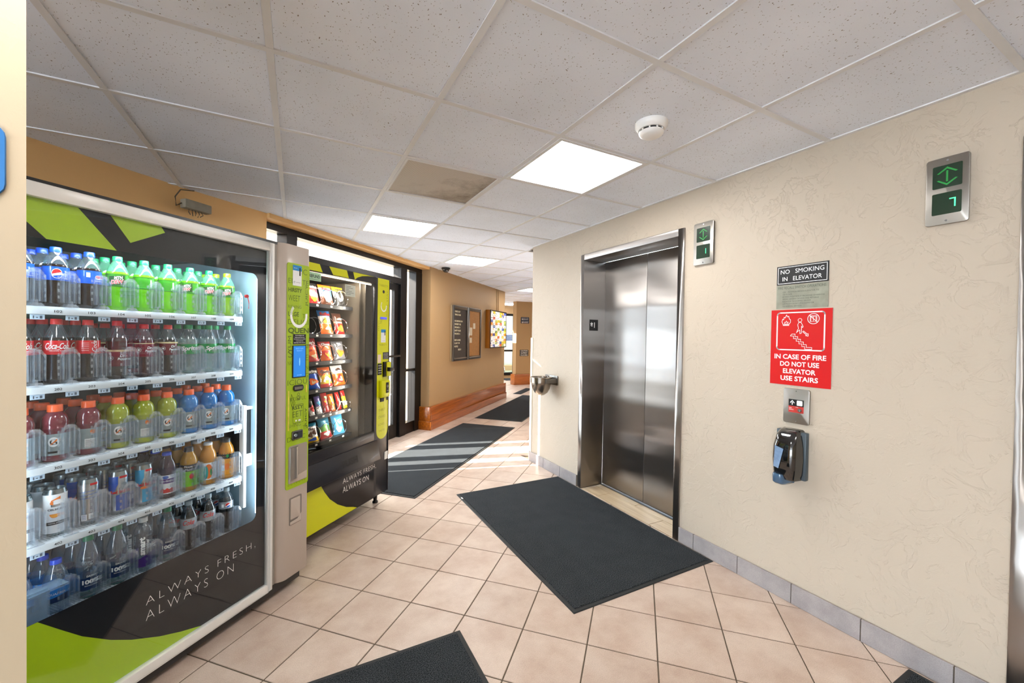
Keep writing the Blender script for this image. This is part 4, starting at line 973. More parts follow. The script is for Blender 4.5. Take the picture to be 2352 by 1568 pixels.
# ------------------------------------------------------------------ bottles and cans
CL = clear('clear_plastic', (.90, .95, .97), .32, .04, .06); CLB = clear('clear_bluish', (.80, .88, .93), .35, .07, .05, (.55, .65, .75)); CLG = clear('green_plastic', (.70, .93, .75), .3, .25, .06, (.25, .7, .45))
cola = mat('cola', '#1e1310', .12, 0, .8, var=.15); cola2 = mat('dark_cola', '#15191d', .1, 0, .9)
dew = mat('dew_green', '#66b80f', .15, 0, .6, emit=.02, var=.2, vs=20); dewl = mat('dew_label', '#35921a', .3, 0, .5, var=.2, vs=40); lime = mat('lime_soda', '#82b022', .15, 0, .6)  # green soda glows a little, standing in for light passing through it
spr = clear('sprite_liquid', (.82, .92, .92), .3, .18, .05, (.6, .75, .75))
gred = mat('sport_red', '#6e2230', .15, 0, .6, var=.15); gyel = mat('sport_yellow', '#9aa328', .15, 0, .6, emit=.0, var=.12); gblu = mat('sport_blue', '#0d6fb4', .15, 0, .6, emit=.0, var=.12)
glab = mat('sport_label', '#9aa6a6', .3, .2, .4, var=.2, vs=60)
capc = {k: mat(n_, c_, .4, 0, .2) for k, n_, c_ in (('blue', 'cap_blue', '#1347c8'), ('green', 'cap_green', '#149a5c'), ('lime', 'cap_lime', '#a5cf1e'), ('red', 'cap_red', '#d92a2c'), ('orange', 'cap_orange', '#f2622a'), ('white', 'cap_white', '#e8ecee'), ('grey', 'cap_grey', '#9fb0b8'), ('black', 'cap_black', '#1b1a19'), ('dgreen', 'cap_dark_green', '#2d8560'))}
lblue = mat('label_blue', '#0c4fb4', .25, 0, .6); lred = mat('label_red', '#d3202a', .25, 0, .6); lmar = mat('label_maroon', '#6b1526', .25, 0, .6); lgrn = mat('label_green', '#12944a', .25, 0, .6)
lnavy = mat('label_navy', '#142c57', .25, 0, .6); lsil = mat('label_silver', '#b3b9c0', .25, .4, .5); lora = mat('label_orange', '#ee7a22', .3, 0, .5); lwht = mat('label_white', '#eef0f2', .3, 0, .5); lcyan = mat('label_cyan', '#27a3d4', .25, .3, .5); ltl = mat('label_teal', '#2fa6a0', .3)
lpur = mat('label_purple', '#4a2a78', .3); lcream = mat('label_cream', '#e3d2a0', .4); lsky = mat('label_sky', '#2f86d8', .3); ldk = mat('label_dark_green', '#1f4a1c', .3)
can_s = mat('can_silver', '#b9bdc2', .22, .9); can_w = mat('can_white', '#e6e8ea', .35, .1, .4); can_top = mat('can_lid', '#9aa3a6', .25, .95)
pur = mat('grape_juice', '#2a1526', .12, 0, .8); apj = mat('apple_juice', '#a8791a', .15, 0, .6); app = mat('apple_green_label', '#7fc51c', .3, 0, .4); orj = mat('orange_juice', '#c4852b', .2, 0, .5)

def soda(R, H, prof, fill, mats_, capm, capr=.0150, caph=.085, n=20):
    pr = [(r*R, z*H) for r, z in prof]; ms = [0 if z <= fill else 1 for r, z in prof[1:]]
    b = MB().lathe(pr, n, mats=ms).mesh('bottle_body', mats_, 0, 60)
    zc = (1-caph)*H
    c = MB().lathe([(0, zc), (capr, zc), (capr, zc+.002), (capr*.97, H-.002), (capr*.9, H), (0, H)], 18).mesh('bottle_cap', [capm], 0, 45)
    return b, c
P_PEP = [(0, 0), (.78, 0), (.92, .03), (.96, .10), (.90, .2), (.84, .27), (.90, .36), (1, .42), (1, .68), (.97, .71), (.8, .79), (.58, .86), (.44, .90), (.43, .93), (.43, .96)]
P_COK = [(0, 0), (.78, 0), (.95, .03), (.98, .12), (.92, .22), (.85, .32), (.93, .41), (1, .46), (1, .66), (.93, .71), (.72, .79), (.5, .87), (.42, .91), (.42, .95)]
P_GAT = [(0, 0), (.88, 0), (.96, .02), (.96, .09), (.91, .11), (.91, .50), (.97, .52), (.93, .55), (1, .57), (1, .60), (.94, .62), (.97, .66), (.96, .72), (.84, .80), (.62, .85), (.5, .87), (.5, .9)]
P_DAS = [(0, 0), (.85, 0), (.97, .03), (.95, .12), (1, .14), (1, .40), (.97, .42), (1, .46), (1, .56), (.9, .66), (.66, .8), (.45, .88), (.42, .91), (.42, .95)]
P_SMT = [(0, 0), (.9, 0), (.97, .02), (.97, .74), (.85, .81), (.6, .86), (.42, .89), (.42, .95)]
P_JUI = [(0, 0), (.88, 0), (.97, .03), (.97, .10), (.93, .12), (.93, .54), (.98, .56), (.93, .59), (.98, .62), (.95, .70), (.82, .79), (.6, .86), (.55, .9), (.55, .94)]
KIND = {}
def label_strip(mb, r, z0, z1, m=0, a0=-PI, a1=PI, n=26): return mb.strip(a0*r, a1*r, lambda x: z0, lambda x: z1, m, n, wrap=r)
R = .0325
def mk_pepsi(face):
    H = .206; r = R+.0006; mb = label_strip(MB(), r, .44*H, .665*H)
    q = r+.0005
    if face:
        mb.ell(0, .552*H, .0135, .0165, 1, wrap=q); mb.ell(0, .552*H, .0122, .0150, 2, wrap=q+.0003, t0=lambda x, a, b, c, d: b+.002+x*.35)
        mb.ell(0, .552*H, .0122, .0150, 0, wrap=q+.0003, t1=lambda x, a, b, c, d: max(b-d*math.sqrt(max(0, 1-((x-a)/c)**2)), b-.006+x*.25))
        mb.text('pepsi', .026, .47*H, .008, wrap=q, m=1, rot=PI/2, w=.028)
    else:
        mb.ell(.020, .552*H, .009, .008, 1, wrap=q); mb.ell(.020, .56*H, .008, .0055, 2, wrap=q+.0003); mb.rect  # small globe
        mb.strip(-.012, -.002, lambda x: .55*H, lambda x: .63*H, 1, 4, wrap=q); mb.text('pepsi', .012, .475*H, .006, wrap=q, m=1, w=.016)
    return mb.mesh('bottle_label', [lblue, M['white'], M['red']], 0, 60)
def reg(k, bc, lab, rz=-24, H=0): KIND[k] = (bc, lab, rz)
reg('pepsi', soda(R, .206, P_PEP, .74, [cola, CL], capc['blue']), mk_pepsi(True)); reg('pepsi_side', soda(R, .206, P_PEP, .74, [cola, CL], capc['blue']), mk_pepsi(False))
def mk_dew(face):
    H = .206; r = R+.0006; mb = label_strip(MB(), r, .44*H, .66*H); q = r+.0005
    label_strip(mb, q, .655*H, .665*H, 2); label_strip(mb, q, .435*H, .445*H, 2)
    if face:
        mb.strip(-.024, .024, lambda x: .455*H+.1*x+.001, lambda x: .635*H+.12*x, 2, 8, wrap=q); 
        mb.text('MTN', -.008, .565*H, .011, wrap=q+.0006, m=1, w=.026, shear=.3, bold=.03, rot=.12); mb.text('DEW', -.0175, .470*H, .0165, wrap=q+.0004, m=1, w=.040, shear=.35, bold=.07, rot=.15); mb.text('DEW', -.0165, .475*H, .0145, wrap=q+.0008, m=3, w=.038, shear=.35, bold=.02, rot=.15)
    else:
        for i in range(6): mb.strip(-.02, .012, lambda x, i=i: (.48+.024*i)*H, lambda x, i=i: (.484+.024*i)*H, 2, 6, wrap=q)
        mb.strip(.018, .023, lambda x: .48*H, lambda x: .62*H, 1, 3, wrap=q)
    return mb.mesh('bottle_label', [dewl, M['white'], ldk, M['red']], 0, 60)
reg('dew', soda(R, .206, P_PEP, .76, [dew, CLG], capc['green']), mk_dew(True)); reg('dew_back', soda(R, .206, P_PEP, .76, [dew, CLG], capc['green']), mk_dew(False))
reg('dew_lime', soda(R, .206, P_PEP, .76, [lime, CLG], capc['lime']), mk_dew(True))
def mk_coke(face, base_=None, txt='Coca-Cola', tm=1, m0=None, H=.222, R=R):
    r = R+.0006; mb = label_strip(MB(), r, .45*H, .665*H); q = r+.0005
    if face:
        mb.text(txt, 0, .535*H, .021 if txt != 'Coke' else .022, wrap=q, m=1, al='c', w=.062 if txt != 'Coke' else .044, shear=.45, bold=.015)
        if txt == 'Coca-Cola': mb.strip(-.028, .005, lambda x: .522*H+.0, lambda x: .522*H+.0012+.001*math.sin(x*150), 1, 8, wrap=q); mb.text('ORIGINAL TASTE', 0, .500*H, .003, wrap=q, m=1, al='c', w=.04)
    else:
        for i in range(5): mb.strip(-.022, -.002, lambda x, i=i: (.5+.03*i)*H, lambda x, i=i: (.504+.03*i)*H, 1, 4, wrap=q)
        mb.text('Coke', .004, .62*H, .004, wrap=q, m=1); mb.text('Coca', .02, .48*H, .014, wrap=q, m=1, rot=PI/2, shear=.4)
    return mb.mesh('bottle_label', [m0 or lred, M['white'] if tm == 1 else M['red']], 0, 60)
reg('coke', soda(R, .222, P_COK, .72, [cola, CL], capc['red']), mk_coke(True)); reg('coke_side', soda(R, .222, P_COK, .72, [cola, CL], capc['red']), mk_coke(False))
reg('diet_coke', soda(R*.93, .215, P_COK, .80, [cola2, CLB], capc['grey']), mk_coke(True, txt='Coke', tm=2, m0=lsil, H=.215, R=R*.93))
def mk_drp(z0, z1, H, cream=True):
    r = R+.0006; mb = label_strip(MB(), r, z0*H, z1*H); q = r+.0005
    if cream: label_strip(mb, q, (z1-.03)*H, z1*H, 1)
    else: label_strip(mb, q, (z1-.012)*H, z1*H, 1)
    zc = (z0+z1)/2*H
    mb.text('Dr', .006, zc+.004, .010, wrap=q+.0003, m=2, shear=.2, bold=.03); mb.text('Pepper', .000, zc-.010, .011, wrap=q+.0003, m=2, shear=.2, bold=.03, w=.030)
    for i in range(12):
        a = i*PI/6; mb.ell(-.020+.0075*math.cos(a), zc+.0075*math.sin(a), .0011, .0011, 2, 3, wrap=q)
    mb.ell(-.020, zc, .004, .004, 2, 6, wrap=q)
    if z1 < .6: mb.text('ZERO SUGAR', 0, (z1-.022)*H, .0035, wrap=q+.0006, m=0, al='c', w=.03)
    return mb.mesh('bottle_label', [lmar, lcream, M['white']], 0, 60)
drliq = mat('cherry_cola', '#3a0d18', .12, 0, .8)
reg('drp_low', soda(R, .222, P_COK, .74, [cola, CL], capc['red']), mk_drp(.22, .50, .222)); reg('drp', soda(R, .212, P_COK, .76, [drliq, CL], capc['red']), mk_drp(.38, .64, .212, False)); reg('drp2', soda(R, .212, P_COK, .74, [cola, CL], capc['red']), mk_drp(.40, .66, .212))
def mk_sprite():
    H = .215; r = R+.0006; mb = label_strip(MB(), r, .40*H, .60*H); mb.text('Sprite', 0, .45*H, .024, wrap=r+.0006, m=1, al='c', w=.062, shear=.15, bold=.03, rot=.05); return mb.mesh('bottle_label', [lgrn, M['white']], 0, 60)
reg('sprite', soda(R, .215, [(r_, z_) for r_, z_ in P_COK], .74, [spr, CL], capc['green']), mk_sprite())
def mk_gat(face):
    H = .192; r = .91*.035+.0006; mb = label_strip(MB(), r, .11*H, .49*H); q = r+.0005
    if face:
        mb.ell(0, .35*H, .0135, .0165, 1, wrap=q); mb.text('G', 0, .30*H, .020, wrap=q+.0003, m=2, al='c', bold=.02); mb.strip(-.007, .009, lambda x: .33*H+x*.9, lambda x: .345*H+x*1.15+.002, 3, 6, wrap=q+.0006); mb.strip(-.014, .014, lambda x: .15*H, lambda x: .185*H, 2, 6, wrap=q)
    else:
        mb.strip(-.012, .014, lambda x: .14*H, lambda x: .30*H, 1, 6, wrap=q); mb.ell(.008, .43*H, .006, .008, 3, wrap=q)
        for i in range(5): mb.strip(-.010, .012, lambda x, i=i: (.155+.028*i)*H, lambda x, i=i: (.162+.028*i)*H, 2, 4, wrap=q+.0003)
    return mb.mesh('bottle_label', [glab, M['white'], M['ink'], lora], 0, 60)
for k, l_ in (('gred', gred), ('gyel', gyel), ('gblu', gblu)):
    bc = soda(.035, .192, P_GAT, .9, [l_, l_], capc['orange'], .0195, .125); reg(k, bc, mk_gat(True)); reg(k+'_side', bc, mk_gat(False))
def can(H, R_, wrapm, lab):
    b = MB().lathe([(0, .003), (R_*.72, .0), (R_*.8, .003), (R_*.97, .012), (R_, .018), (R_, H-.016), (R_*.9, H-.004), (R_*.9, H), (R_*.86, H), (R_*.84, H-.006), (0, H-.006)], 26, mats=[1, 1, 1, 0, 0, 1, 1, 1, 1, 1]).mesh('can_body', [wrapm, can_top], 0, 50)
    return (b, MB().box(-.006, .006, -.010, .008, H-.006, H-.0045).mesh('ring_pull', [can_top], 0, 0))
def mk_celsius():
    H = .160; r = .0306; mb = MB(); q = r
    mb.arc  # swoosh drawn as strips
    mb.strip(-.010, .013, lambda x: .122+x*.35+.0035*math.cos(x*120), lambda x: .130+x*.55-.0, 1, 8, wrap=q); mb.strip(-.012, -.004, lambda x: .108-x*.3, lambda x: .124+x*.4, 1, 5, wrap=q); mb.strip(-.010, .012, lambda x: .104-.002*math.cos(x*100), lambda x: .110+abs(x)*.1, 2, 8, wrap=q)
    mb.text('CELSIUS', 0, .090, .0065, wrap=q, m=3, al='c', w=.036, bold=.03)
    mb.ell(-.001, .078, .0125, .013, 1, wrap=q, t1=lambda x, a, b, c, d: b); mb.ell(-.001, .0765, .0105, .010, 4, wrap=q+.0003, t1=lambda x, a, b, c, d: b); 
    mb.strip(-.022, .024, lambda x: .041+x*.05, lambda x: .052+x*.05, 3, 8, wrap=q); mb.text('ESSENTIAL ENERGY', 0, .0445, .004, wrap=q+.0003, m=5, al='c', w=.034)
    return mb.mesh('can_print', [can_w, lora, can_s, M['ink'], mat('slice_orange', '#f6a63a', .4), M['white']], 0, 60)
reg('celsius', can(.160, .030, can_w, 0), mk_celsius())
def mk_rb(kind):
    H = .165; r = .0295; mb = MB(); q = r
    if kind == 'back':
        for i in range(3): mb.strip(-.024, .026, lambda x, i=i: .098+i*.012+x*.08, lambda x, i=i: .0988+i*.012+x*.08, 0, 8, wrap=q)
        mb.strip(.006, .028, lambda x: .143, lambda x: .151, 1, 5, wrap=q); mb.strip(-.018, -.002, lambda x: .018, lambda x: .040, 2, 4, wrap=q); mb.strip(.002, .016, lambda x: .022, lambda x: .042, 2, 4, wrap=q)
        for i in range(6): mb.strip(-.016, -.004, lambda x, i=i: .021+.003*i, lambda x, i=i: .0218+.003*i, 0, 3, wrap=q+.0003)
    else:
        bl = 0 if kind == 'blue' else 3
        mb.strip(-.03, .0, lambda x: .085, lambda x: .148, bl, 8, wrap=q) if False else mb.strip(-.032, .0, lambda x: .082+max(0, (x+.014))*2.6, lambda x: .148, bl, 10, wrap=q)
        mb.strip(-.006, .034, lambda x: .018, lambda x: .078+min(0, x-.0)*.4, bl, 10, wrap=q); mb.strip(.004, .03, lambda x: .140, lambda x: .148, 1, 5, wrap=q)
        mb.text('Red Bull', 0, .083, .012, wrap=q+.0005, m=1, al='c', w=.046, bold=.04)
        if kind != 'blue': mb.ell(0, .076, .012, .005, 4, wrap=q+.0005)
    return mb.mesh('can_print', [lblue, M['red'], M['white'], lcyan, lora], 0, 60)
bc = can(.165, .029, can_s, 0)
for k in ('back', 'blue', 'cyan'): reg('rb_'+k, bc, mk_rb(k))
def mk_j(H, r, z0, z1, base_, parts):
    mb = label_strip(MB(), r, z0*H, z1*H); q = r+.0005; parts(mb, q, H); return mb
mb = mk_j(.19, .0315, .10, .52, lwht, lambda mb, q, H: (mb.strip(-.024, .028, lambda x: .34*H, lambda x: .44*H, 1, 8, wrap=q), mb.text('Cran-Grape', 0, .365*H, .009, wrap=q+.0003, m=0, al='c', w=.05, bold=.03), mb.ell(-.002, .475*H, .012, .006, 3, wrap=q), mb.text('Ocean Spray', 0, .468*H, .003, wrap=q+.0003, m=0, al='c', w=.02), mb.strip(-.02, .024, lambda x: .13*H, lambda x: .22*H+.003*math.sin(x*400), 2, 12, wrap=q)))
reg('grape', soda(.033, .19, P_JUI, .9, [pur, pur], capc['blue'], .0165, .10), mb.mesh('bottle_label', [lwht, lpur, M['red'], lblue], 0, 60))
mb = mk_j(.19, .0315, .08, .52, app, lambda mb, q, H: (label_strip(mb, q, .46*H, .62*H, 1), mb.text('Minute', 0, .55*H, .009, wrap=q+.0005, m=2, al='c', w=.03), mb.text('Maid', 0, .48*H, .009, wrap=q+.0005, m=2, al='c', w=.024), mb.ell(.012, .34*H, .009, .012, 3, wrap=q)))
reg('apple', soda(.033, .19, P_JUI, .9, [apj, CL], capc['black'], .0175, .10), mb.mesh('bottle_label', [app, M['ink'], M['white'], M['red']], 0, 60))
mb = mk_j(.19, .0315, .12, .53, lwht, lambda mb, q, H: (mb.ell(.002, .32*H, .016, .034, 1, wrap=q), mb.ell(-.008, .30*H, .009, .03, 2, wrap=q+.0003), mb.ell(.012, .30*H, .004, .016, 3, wrap=q+.0005)))
reg('orange', soda(.033, .19, P_JUI, .9, [orj, orj], capc['white'], .0175, .10), mb.mesh('bottle_label', [lwht, lora, ltl, lgrn], 0, 60))
mb = mk_j(.19, .0315, .06, .50, lora, lambda mb, q, H: (mb.ell(.004, .30*H, .010, .016, 1, wrap=q), mb.strip(-.02, -.006, lambda x: .2*H, lambda x: .34*H, 3, 4, wrap=q), label_strip(mb, q, .50*H, .64*H, 2), mb.ell(.006, .57*H, .006, .008, 4, wrap=q+.0003)))
reg('orange2', soda(.033, .19, P_JUI, .9, [orj, CL], capc['black'], .0175, .10), mb.mesh('bottle_label', [mat('label_amber', '#e79a2c', .3), lora, M['ink'], lwht, lgrn], 0, 60))
mb = mk_j(.178, .0331, .22, .50, lsky, lambda mb, q, H: (mb.strip(-.03, .03, lambda x: .22*H, lambda x: .33*H+.004*math.sin(x*70), 1, 12, wrap=q), mb.text('AQUAFINA', -.004, .36*H, .009, wrap=q+.0004, m=2, al='c', w=.05)))
reg('aqua', soda(.0325, .178, P_DAS, .99, [CLB, CLB], capc['blue']), mb.mesh('bottle_label', [lsky, lnavy, M['white']], 0, 60))
mb = mk_j(.222, .0331, .14, .34, lnavy, lambda mb, q, H: (mb.text('DASANI', .006, .355*H, .006, wrap=q+.0004, m=1, al='c', w=.026), mb.text('100%', .004, .24*H, .016, wrap=q+.0004, m=1, al='c', w=.046, bold=.05), mb.text('RECYCLABLE', .004, .205*H, .004, wrap=q+.0004, m=1, al='c', w=.032)))
reg('dasani', soda(.0325, .222, P_DAS, .10, [mat('green_base', '#1d5a55', .15, 0, .8), CLB], capc['dgreen']), mb.mesh('bottle_label', [lnavy, M['white']], 0, 60))
mb = MB(); mb.strip(-.03, .03, lambda x: .10*.215, lambda x: .30*.215+.01*math.sin(x*60), 0, 12, wrap=.0298); mb.text('smart', .004, .07, .018, wrap=.0302, m=1, w=.072, rot=PI/2, bold=.05); mb.text('water', .017, .09, .010, wrap=.0302, m=1, w=.040, rot=PI/2)
reg('smart', soda(.0300, .215, P_SMT, .99, [CLB, CLB], capc['white']), mb.mesh('bottle_label', [lpur, M['white']], 0, 60))
mb = mk_j(.215, R*.93+.0006, .55, .71, lsil, lambda mb, q, H: (mb.ell(.010, .63*H, .0115, .012, 3, wrap=q), mb.ell(.010, .63*H, .0103, .0108, 1, wrap=q+.0003, t0=lambda x, a, b, c, d: b+.001+(x-a)*.5), mb.ell(.010, .63*H, .0103, .0108, 2, wrap=q+.0003, t1=lambda x, a, b, c, d: max(b-d*math.sqrt(max(0, 1-((x-a)/c)**2)), b-.004+(x-a)*.4)), mb.strip(-.016, -.006, lambda x: .59*H, lambda x: .66*H, 3, 4, wrap=q)))
reg('diet_pepsi', soda(R*.93, .215, [(0, 0), (.78, 0), (.92, .03), (.94, .15), (.86, .3), (.86, .42), (1, .53), (1, .73), (.8, .82), (.5, .88), (.43, .92), (.43, .95)], .8, [cola2, CLB], capc['grey']), mb.mesh('bottle_label', [lsil, M['red'], lblue, M['white']], 0, 60))

ROWS = [['pepsi', 'pepsi', 'pepsi_side', 'dew', 'dew_back', 'dew_back', 'dew', 'dew', 'dew_lime'],
        ['coke', 'coke', 'coke_side', 'drp_low', 'drp', 'drp2', 'sprite', 'sprite', 'sprite'],
        ['gred', 'gred', 'gred_side', 'gyel', 'gyel_side', 'gyel', 'gblu', 'gblu', 'gblu'],
        ['celsius', 'celsius', 'rb_back', 'rb_blue', 'rb_cyan', 'grape', 'apple', 'orange', 'orange2'],
        ['aqua', 'aqua', 'dasani', 'dasani', 'smart', 'dasani', 'diet_coke', 'diet_coke', 'diet_pepsi']]
DESC = {'pepsi': 'blue-labelled cola bottle with round emblem', 'pepsi_side': 'blue-labelled cola bottle turned to its barcode', 'dew': 'bright green soda with red lettering', 'dew_back': 'bright green soda turned to small print', 'dew_lime': 'yellow-green soda with lime cap',
        'coke': 'red-labelled cola bottle with white script', 'coke_side': 'red-labelled cola bottle turned to small print', 'drp_low': 'cola bottle with low maroon label', 'drp': 'dark cherry soda with maroon label', 'drp2': 'cola with cream-banded maroon label', 'sprite': 'clear soda bottle with green label',
        'gred': 'dark red sports drink with orange cap', 'gred_side': 'dark red sports drink turned to its barcode', 'gyel': 'yellow sports drink with orange cap', 'gyel_side': 'yellow sports drink turned to its barcode', 'gblu': 'blue sports drink with orange cap',
        'celsius': 'tall white can with orange slice print', 'rb_back': 'silver can turned to its small print', 'rb_blue': 'blue and silver energy drink can', 'rb_cyan': 'light blue energy drink can', 'grape': 'dark purple juice bottle with blue cap', 'apple': 'juice bottle with bright green label', 'orange': 'orange juice bottle with white cap', 'orange2': 'orange juice bottle with black cap',
        'aqua': 'short water bottle with blue cap', 'dasani': 'water bottle with green cap', 'smart': 'slim water bottle with vertical lettering', 'diet_coke': 'silver-labelled cola with red script', 'diet_pepsi': 'silver-labelled cola with round emblem'}
ORD = ['first', 'second', 'third', 'fourth', 'fifth', 'sixth', 'seventh', 'eighth', 'ninth']
SHN = ['top', 'second', 'third', 'fourth', 'bottom']
BACK = {'rb_cyan': 'rb_back', 'rb_back': 'rb_blue', 'rb_blue': 'rb_back', 'pepsi_side': 'pepsi', 'dew': 'dew_back', 'coke_side': 'coke', 'drp_low': 'drp2'}
rs = random.Random(11)
for r, row in enumerate(ROWS):
    for c, k in enumerate(row):
        for dpt in range(3):
            kk = k if dpt == 0 else BACK.get(k, k)
            if k == 'dew' and c == 8: kk = k
            (bm_, cm_), lm_, rz_ = KIND[kk]
            iscan = k[:3] in ('cel', 'rb_')
            x = COLS[c]+.012+rs.uniform(-.002, .002); y = .138+dpt*.074
            rz = math.radians(-22-c*1.6)+rs.uniform(-.12, .12)
            if (r, c) == (0, 6): rz -= .55
            if (r, c) in ((1, 7),): rz += .55
            if dpt: rz += rs.uniform(-1.2, 1.2)
            p = LW(x, y)
            nm = 'drink_can' if iscan else 'drink_bottle'
            num = '%d0%d' % (r+1, c+1)
            lab = DESC[kk]+', %s, %s from left, %s shelf' % (('front row', 'second row back', 'third row back')[dpt], ORD[c], SHN[r])
            t = E(nm, (p[0], p[1], SHZ[r]-.0015), TH+rz, label=lab, cat='can' if iscan else 'bottle', group='drinks on the %s shelf of the drink machine' % SHN[r])
            for pn, me in (('can_body' if iscan else 'bottle_body', bm_), ('ring_pull' if iscan else 'bottle_cap', cm_), ('can_print' if iscan else 'bottle_label', lm_)):
                if dpt == 2 and 'label' in pn and False: continue
                O(pn, me, [], t)

# ------------------------------------------------------------------ snack machine
SD = .199
sm = E('snack_machine', LW(0, SD)+(0,), TH, label='black snack vending machine with yellow panels and trays of snack bags', cat='vending machine')
mb = MB(); mb.box(.32, 1.30, .82, .85, .09, 1.80); mb.box(.32, .35, .03, .82, .09, 1.80); mb.box(1.14, 1.30, .03, .82, .09, 1.80); mb.box(.35, 1.14, .03, .82, 1.77, 1.80); mb.box(.35, 1.14, .03, .82, .09, .45)
O('cabinet', mb, M['black'], sm, bevel=.003)
chm = mat('snack_charcoal', '#1f1f26', .34, .1, .1, var=.05)
zgb, zgt, xg0, xg1 = .602, 1.765, .355, 1.118
O('door_front', MB().box(.32, xg0, -.0, .03, .085, 1.82).box(xg1, 1.142, 0, .03, .085, 1.82).box(1.293, 1.302, -.004, .03, .085, 1.82).box(1.142, 1.293, 0, .03, .085, 1.82).box(xg0, xg1, 0, .03, zgt, 1.82).box(xg0, xg1, 0, .03, .53, zgb).box(xg0, xg1, 0, .03, .085, .40), chm, sm, bevel=.002)
O('glass_pane', MB().box(xg0, xg1, .004, .009, zgb, zgt), M['pane2'], sm, smooth=0)
O('glass_gasket', MB().box(xg1-.012, xg1, -.002, .004, zgb, zgt).box(xg0, xg1, -.002, .004, zgb, zgb+.010), M['ink'], sm, smooth=0)
mb = MB(); y = -.0008
mb.poly([(.36, 1.820), (.532, 1.820), (.558, 1.771), (.40, 1.771)], y); mb.poly([(.616, 1.820), (.786, 1.820), (.807, 1.769), (.652, 1.769)], y)
mb.poly([(.852, 1.819), (.871, 1.767), (.90, 1.786), (.95, 1.803), (1.02, 1.814), (1.098, 1.819)], y)
mb.poly([(.322, .087), (.92, .087), (.88, .107), (.803, .137), (.715, .19), (.64, .255), (.591, .32), (.56, .372), (.322, .372)], y)
split_print('yellow_print', mb, M['yellow'], sm)
mb = MB(); P_ = [(1.293, 1.818), (1.142, 1.818)]+[(1.2175-.0755*math.cos(PI*i/14), .605-.0755*math.sin(PI*i/14)) for i in range(15)]
mb.poly(P_, y); O('yellow_strip', mb, M['yellow'], sm, smooth=0)
y = -.0016
mb = MB()
for s_, x_, z_, h_, w_, rt_ in (('THIRSTY', 1.155, 1.755, .018, .12, 0), ('CASUAL', 1.275, 1.50, .018, .12, PI/2), ('STAY', 1.275, 1.64, .016, .09, PI/2), ('NUT', 1.20, 1.46, .03, .05, PI/2), ('FRESH', 1.165, 1.40, .016, .08, PI/2), ('THIRSTY', 1.16, 1.28, .016, .11, 0), ('QUENCH', 1.155, .88-.03, .026, .10, 0), ('THIRST', 1.165, .755, .02, .09, 0), ('CRAVES', 1.165, .70, .02, .09, 0), ('LOVES', 1.165, .64, .018, .08, 0), ('TASTE', 1.17, .59, .016, .08, 0)): mb.text(s_, x_, z_, h_, y, w=w_, rot=rt_, bold=-.01)
O('panel_lettering', mb, M['olive_y'], sm, smooth=0)
mb = MB(); mb.arc(1.221, 1.60, .030, .040, PI*.98, PI*2.06, y-.0003, 0, 24, 1.15)
for i in range(6):
    a = PI*.98-(i+.25)*.12; mb.arc(1.221, 1.60, .030, .040, a, a-.075, y-.0003, 0, 2, 1.15)
O('ring_logo', mb, M['white'], sm, smooth=0)
O('speaker_hole', MB().lathe([(0, -.003), (.012, -.003), (.014, 0), (.014, .001)], 16, (1.218, 1.716), axis='y'), M['ink'], sm)
O('blue_lamp', MB().box(1.178, 1.262, -.004, 0, 1.494, 1.513), mat('blue_lens', '#4a4ec8', .3, emit=.3), sm, bevel=.001)
mb = MB(); mb.rect(1.187, 1.250, 1.308, 1.413, y-.0006, 0); mb.rect(1.187, 1.250, 1.388, 1.413, y-.0009, 1); mb.rect(1.234, 1.244, 1.365, 1.402, y-.0012, 2); mb.text('cantaloupe', 1.195, 1.318, .005, y-.0012, w=.045, m=3)
O('sticker_card', mb, [cardw, cardb, M['ink'], mat('grey_ink', '#777777', .5)], sm, smooth=0)
mb = MB(); mb.rect(1.215, 1.292, 1.172, 1.228, y-.0006, 0)
for i in range(5): mb.text(('The prices displayed', 'machine are lower than', 'price and available on', 'on cash purchases', 'cash price only')[i], 1.254, 1.217-i*.010, .0045, y-.0012, w=.064, al='c', m=1, bold=.03)
O('notice_sticker', mb, [M['ink'], M['white']], sm, smooth=0)
O('price_sticker', MB().rect(1.148, 1.190, 1.145, 1.212, y-.0006), mat('pink_paper', '#e6cfc0', .5), sm, smooth=0)
kp = O('keypad', MB().box(1.148, 1.200, -.004, 0, 1.05, 1.140), M['ink'], sm, bevel=.001)
mb = MB()
for i in range(3):
    for j in range(4): mb.box(1.155+i*.0155, 1.161+i*.0155, -.006, -.004, 1.062+j*.019, 1.070+j*.019)
O('key_button', mb, M['white_p'], kp, smooth=0)
cr = O('card_reader', MB().box(1.212, 1.295, -.02, 0, 1.030, 1.152), M['black'], sm, bevel=.004)
O('reader_face', MB().box(1.236, 1.288, -.030, -.02, 1.034, 1.148), M['yellow'], cr, bevel=.003); O('reader_slot', MB().prism([(1.236, 1.075), (1.300, 1.075), (1.300, 1.095), (1.236, 1.108)], -.055, -.028, 'y'), M['black'], cr, bevel=.002)
bv = O('bill_validator', MB().box(1.165, 1.280, -.03, 0, .865, 1.005), M['yellow'], sm, bevel=.010)
O('validator_window', MB().box(1.222, 1.258, -.033, -.03, .90, .985), M['ink'], bv, bevel=.001); mb = MB(); mb.arc(1.240, .955, .007, .009, 0, 6.28, -.0336, 0, 12); mb.text('TAP', 1.2285, .915, .006, -.0336, w=.02); O('lettering', mb, M['white'], bv, smooth=0)
O('side_module', MB().box(1.282, 1.306, -.012, .02, .885, .99), M['steel_dark'], sm, bevel=.003)
O('coin_slot', MB().box(1.185, 1.235, -.004, 0, .83, .862), M['ink'], sm, bevel=.001); O('latch', MB().box(1.272, 1.292, -.004, 0, .835, .885), M['ink'], sm, bevel=.001)
O('coin_return', MB().box(1.252, 1.298, -.003, 0, .348, .412), M['white_p'], sm, bevel=.001)
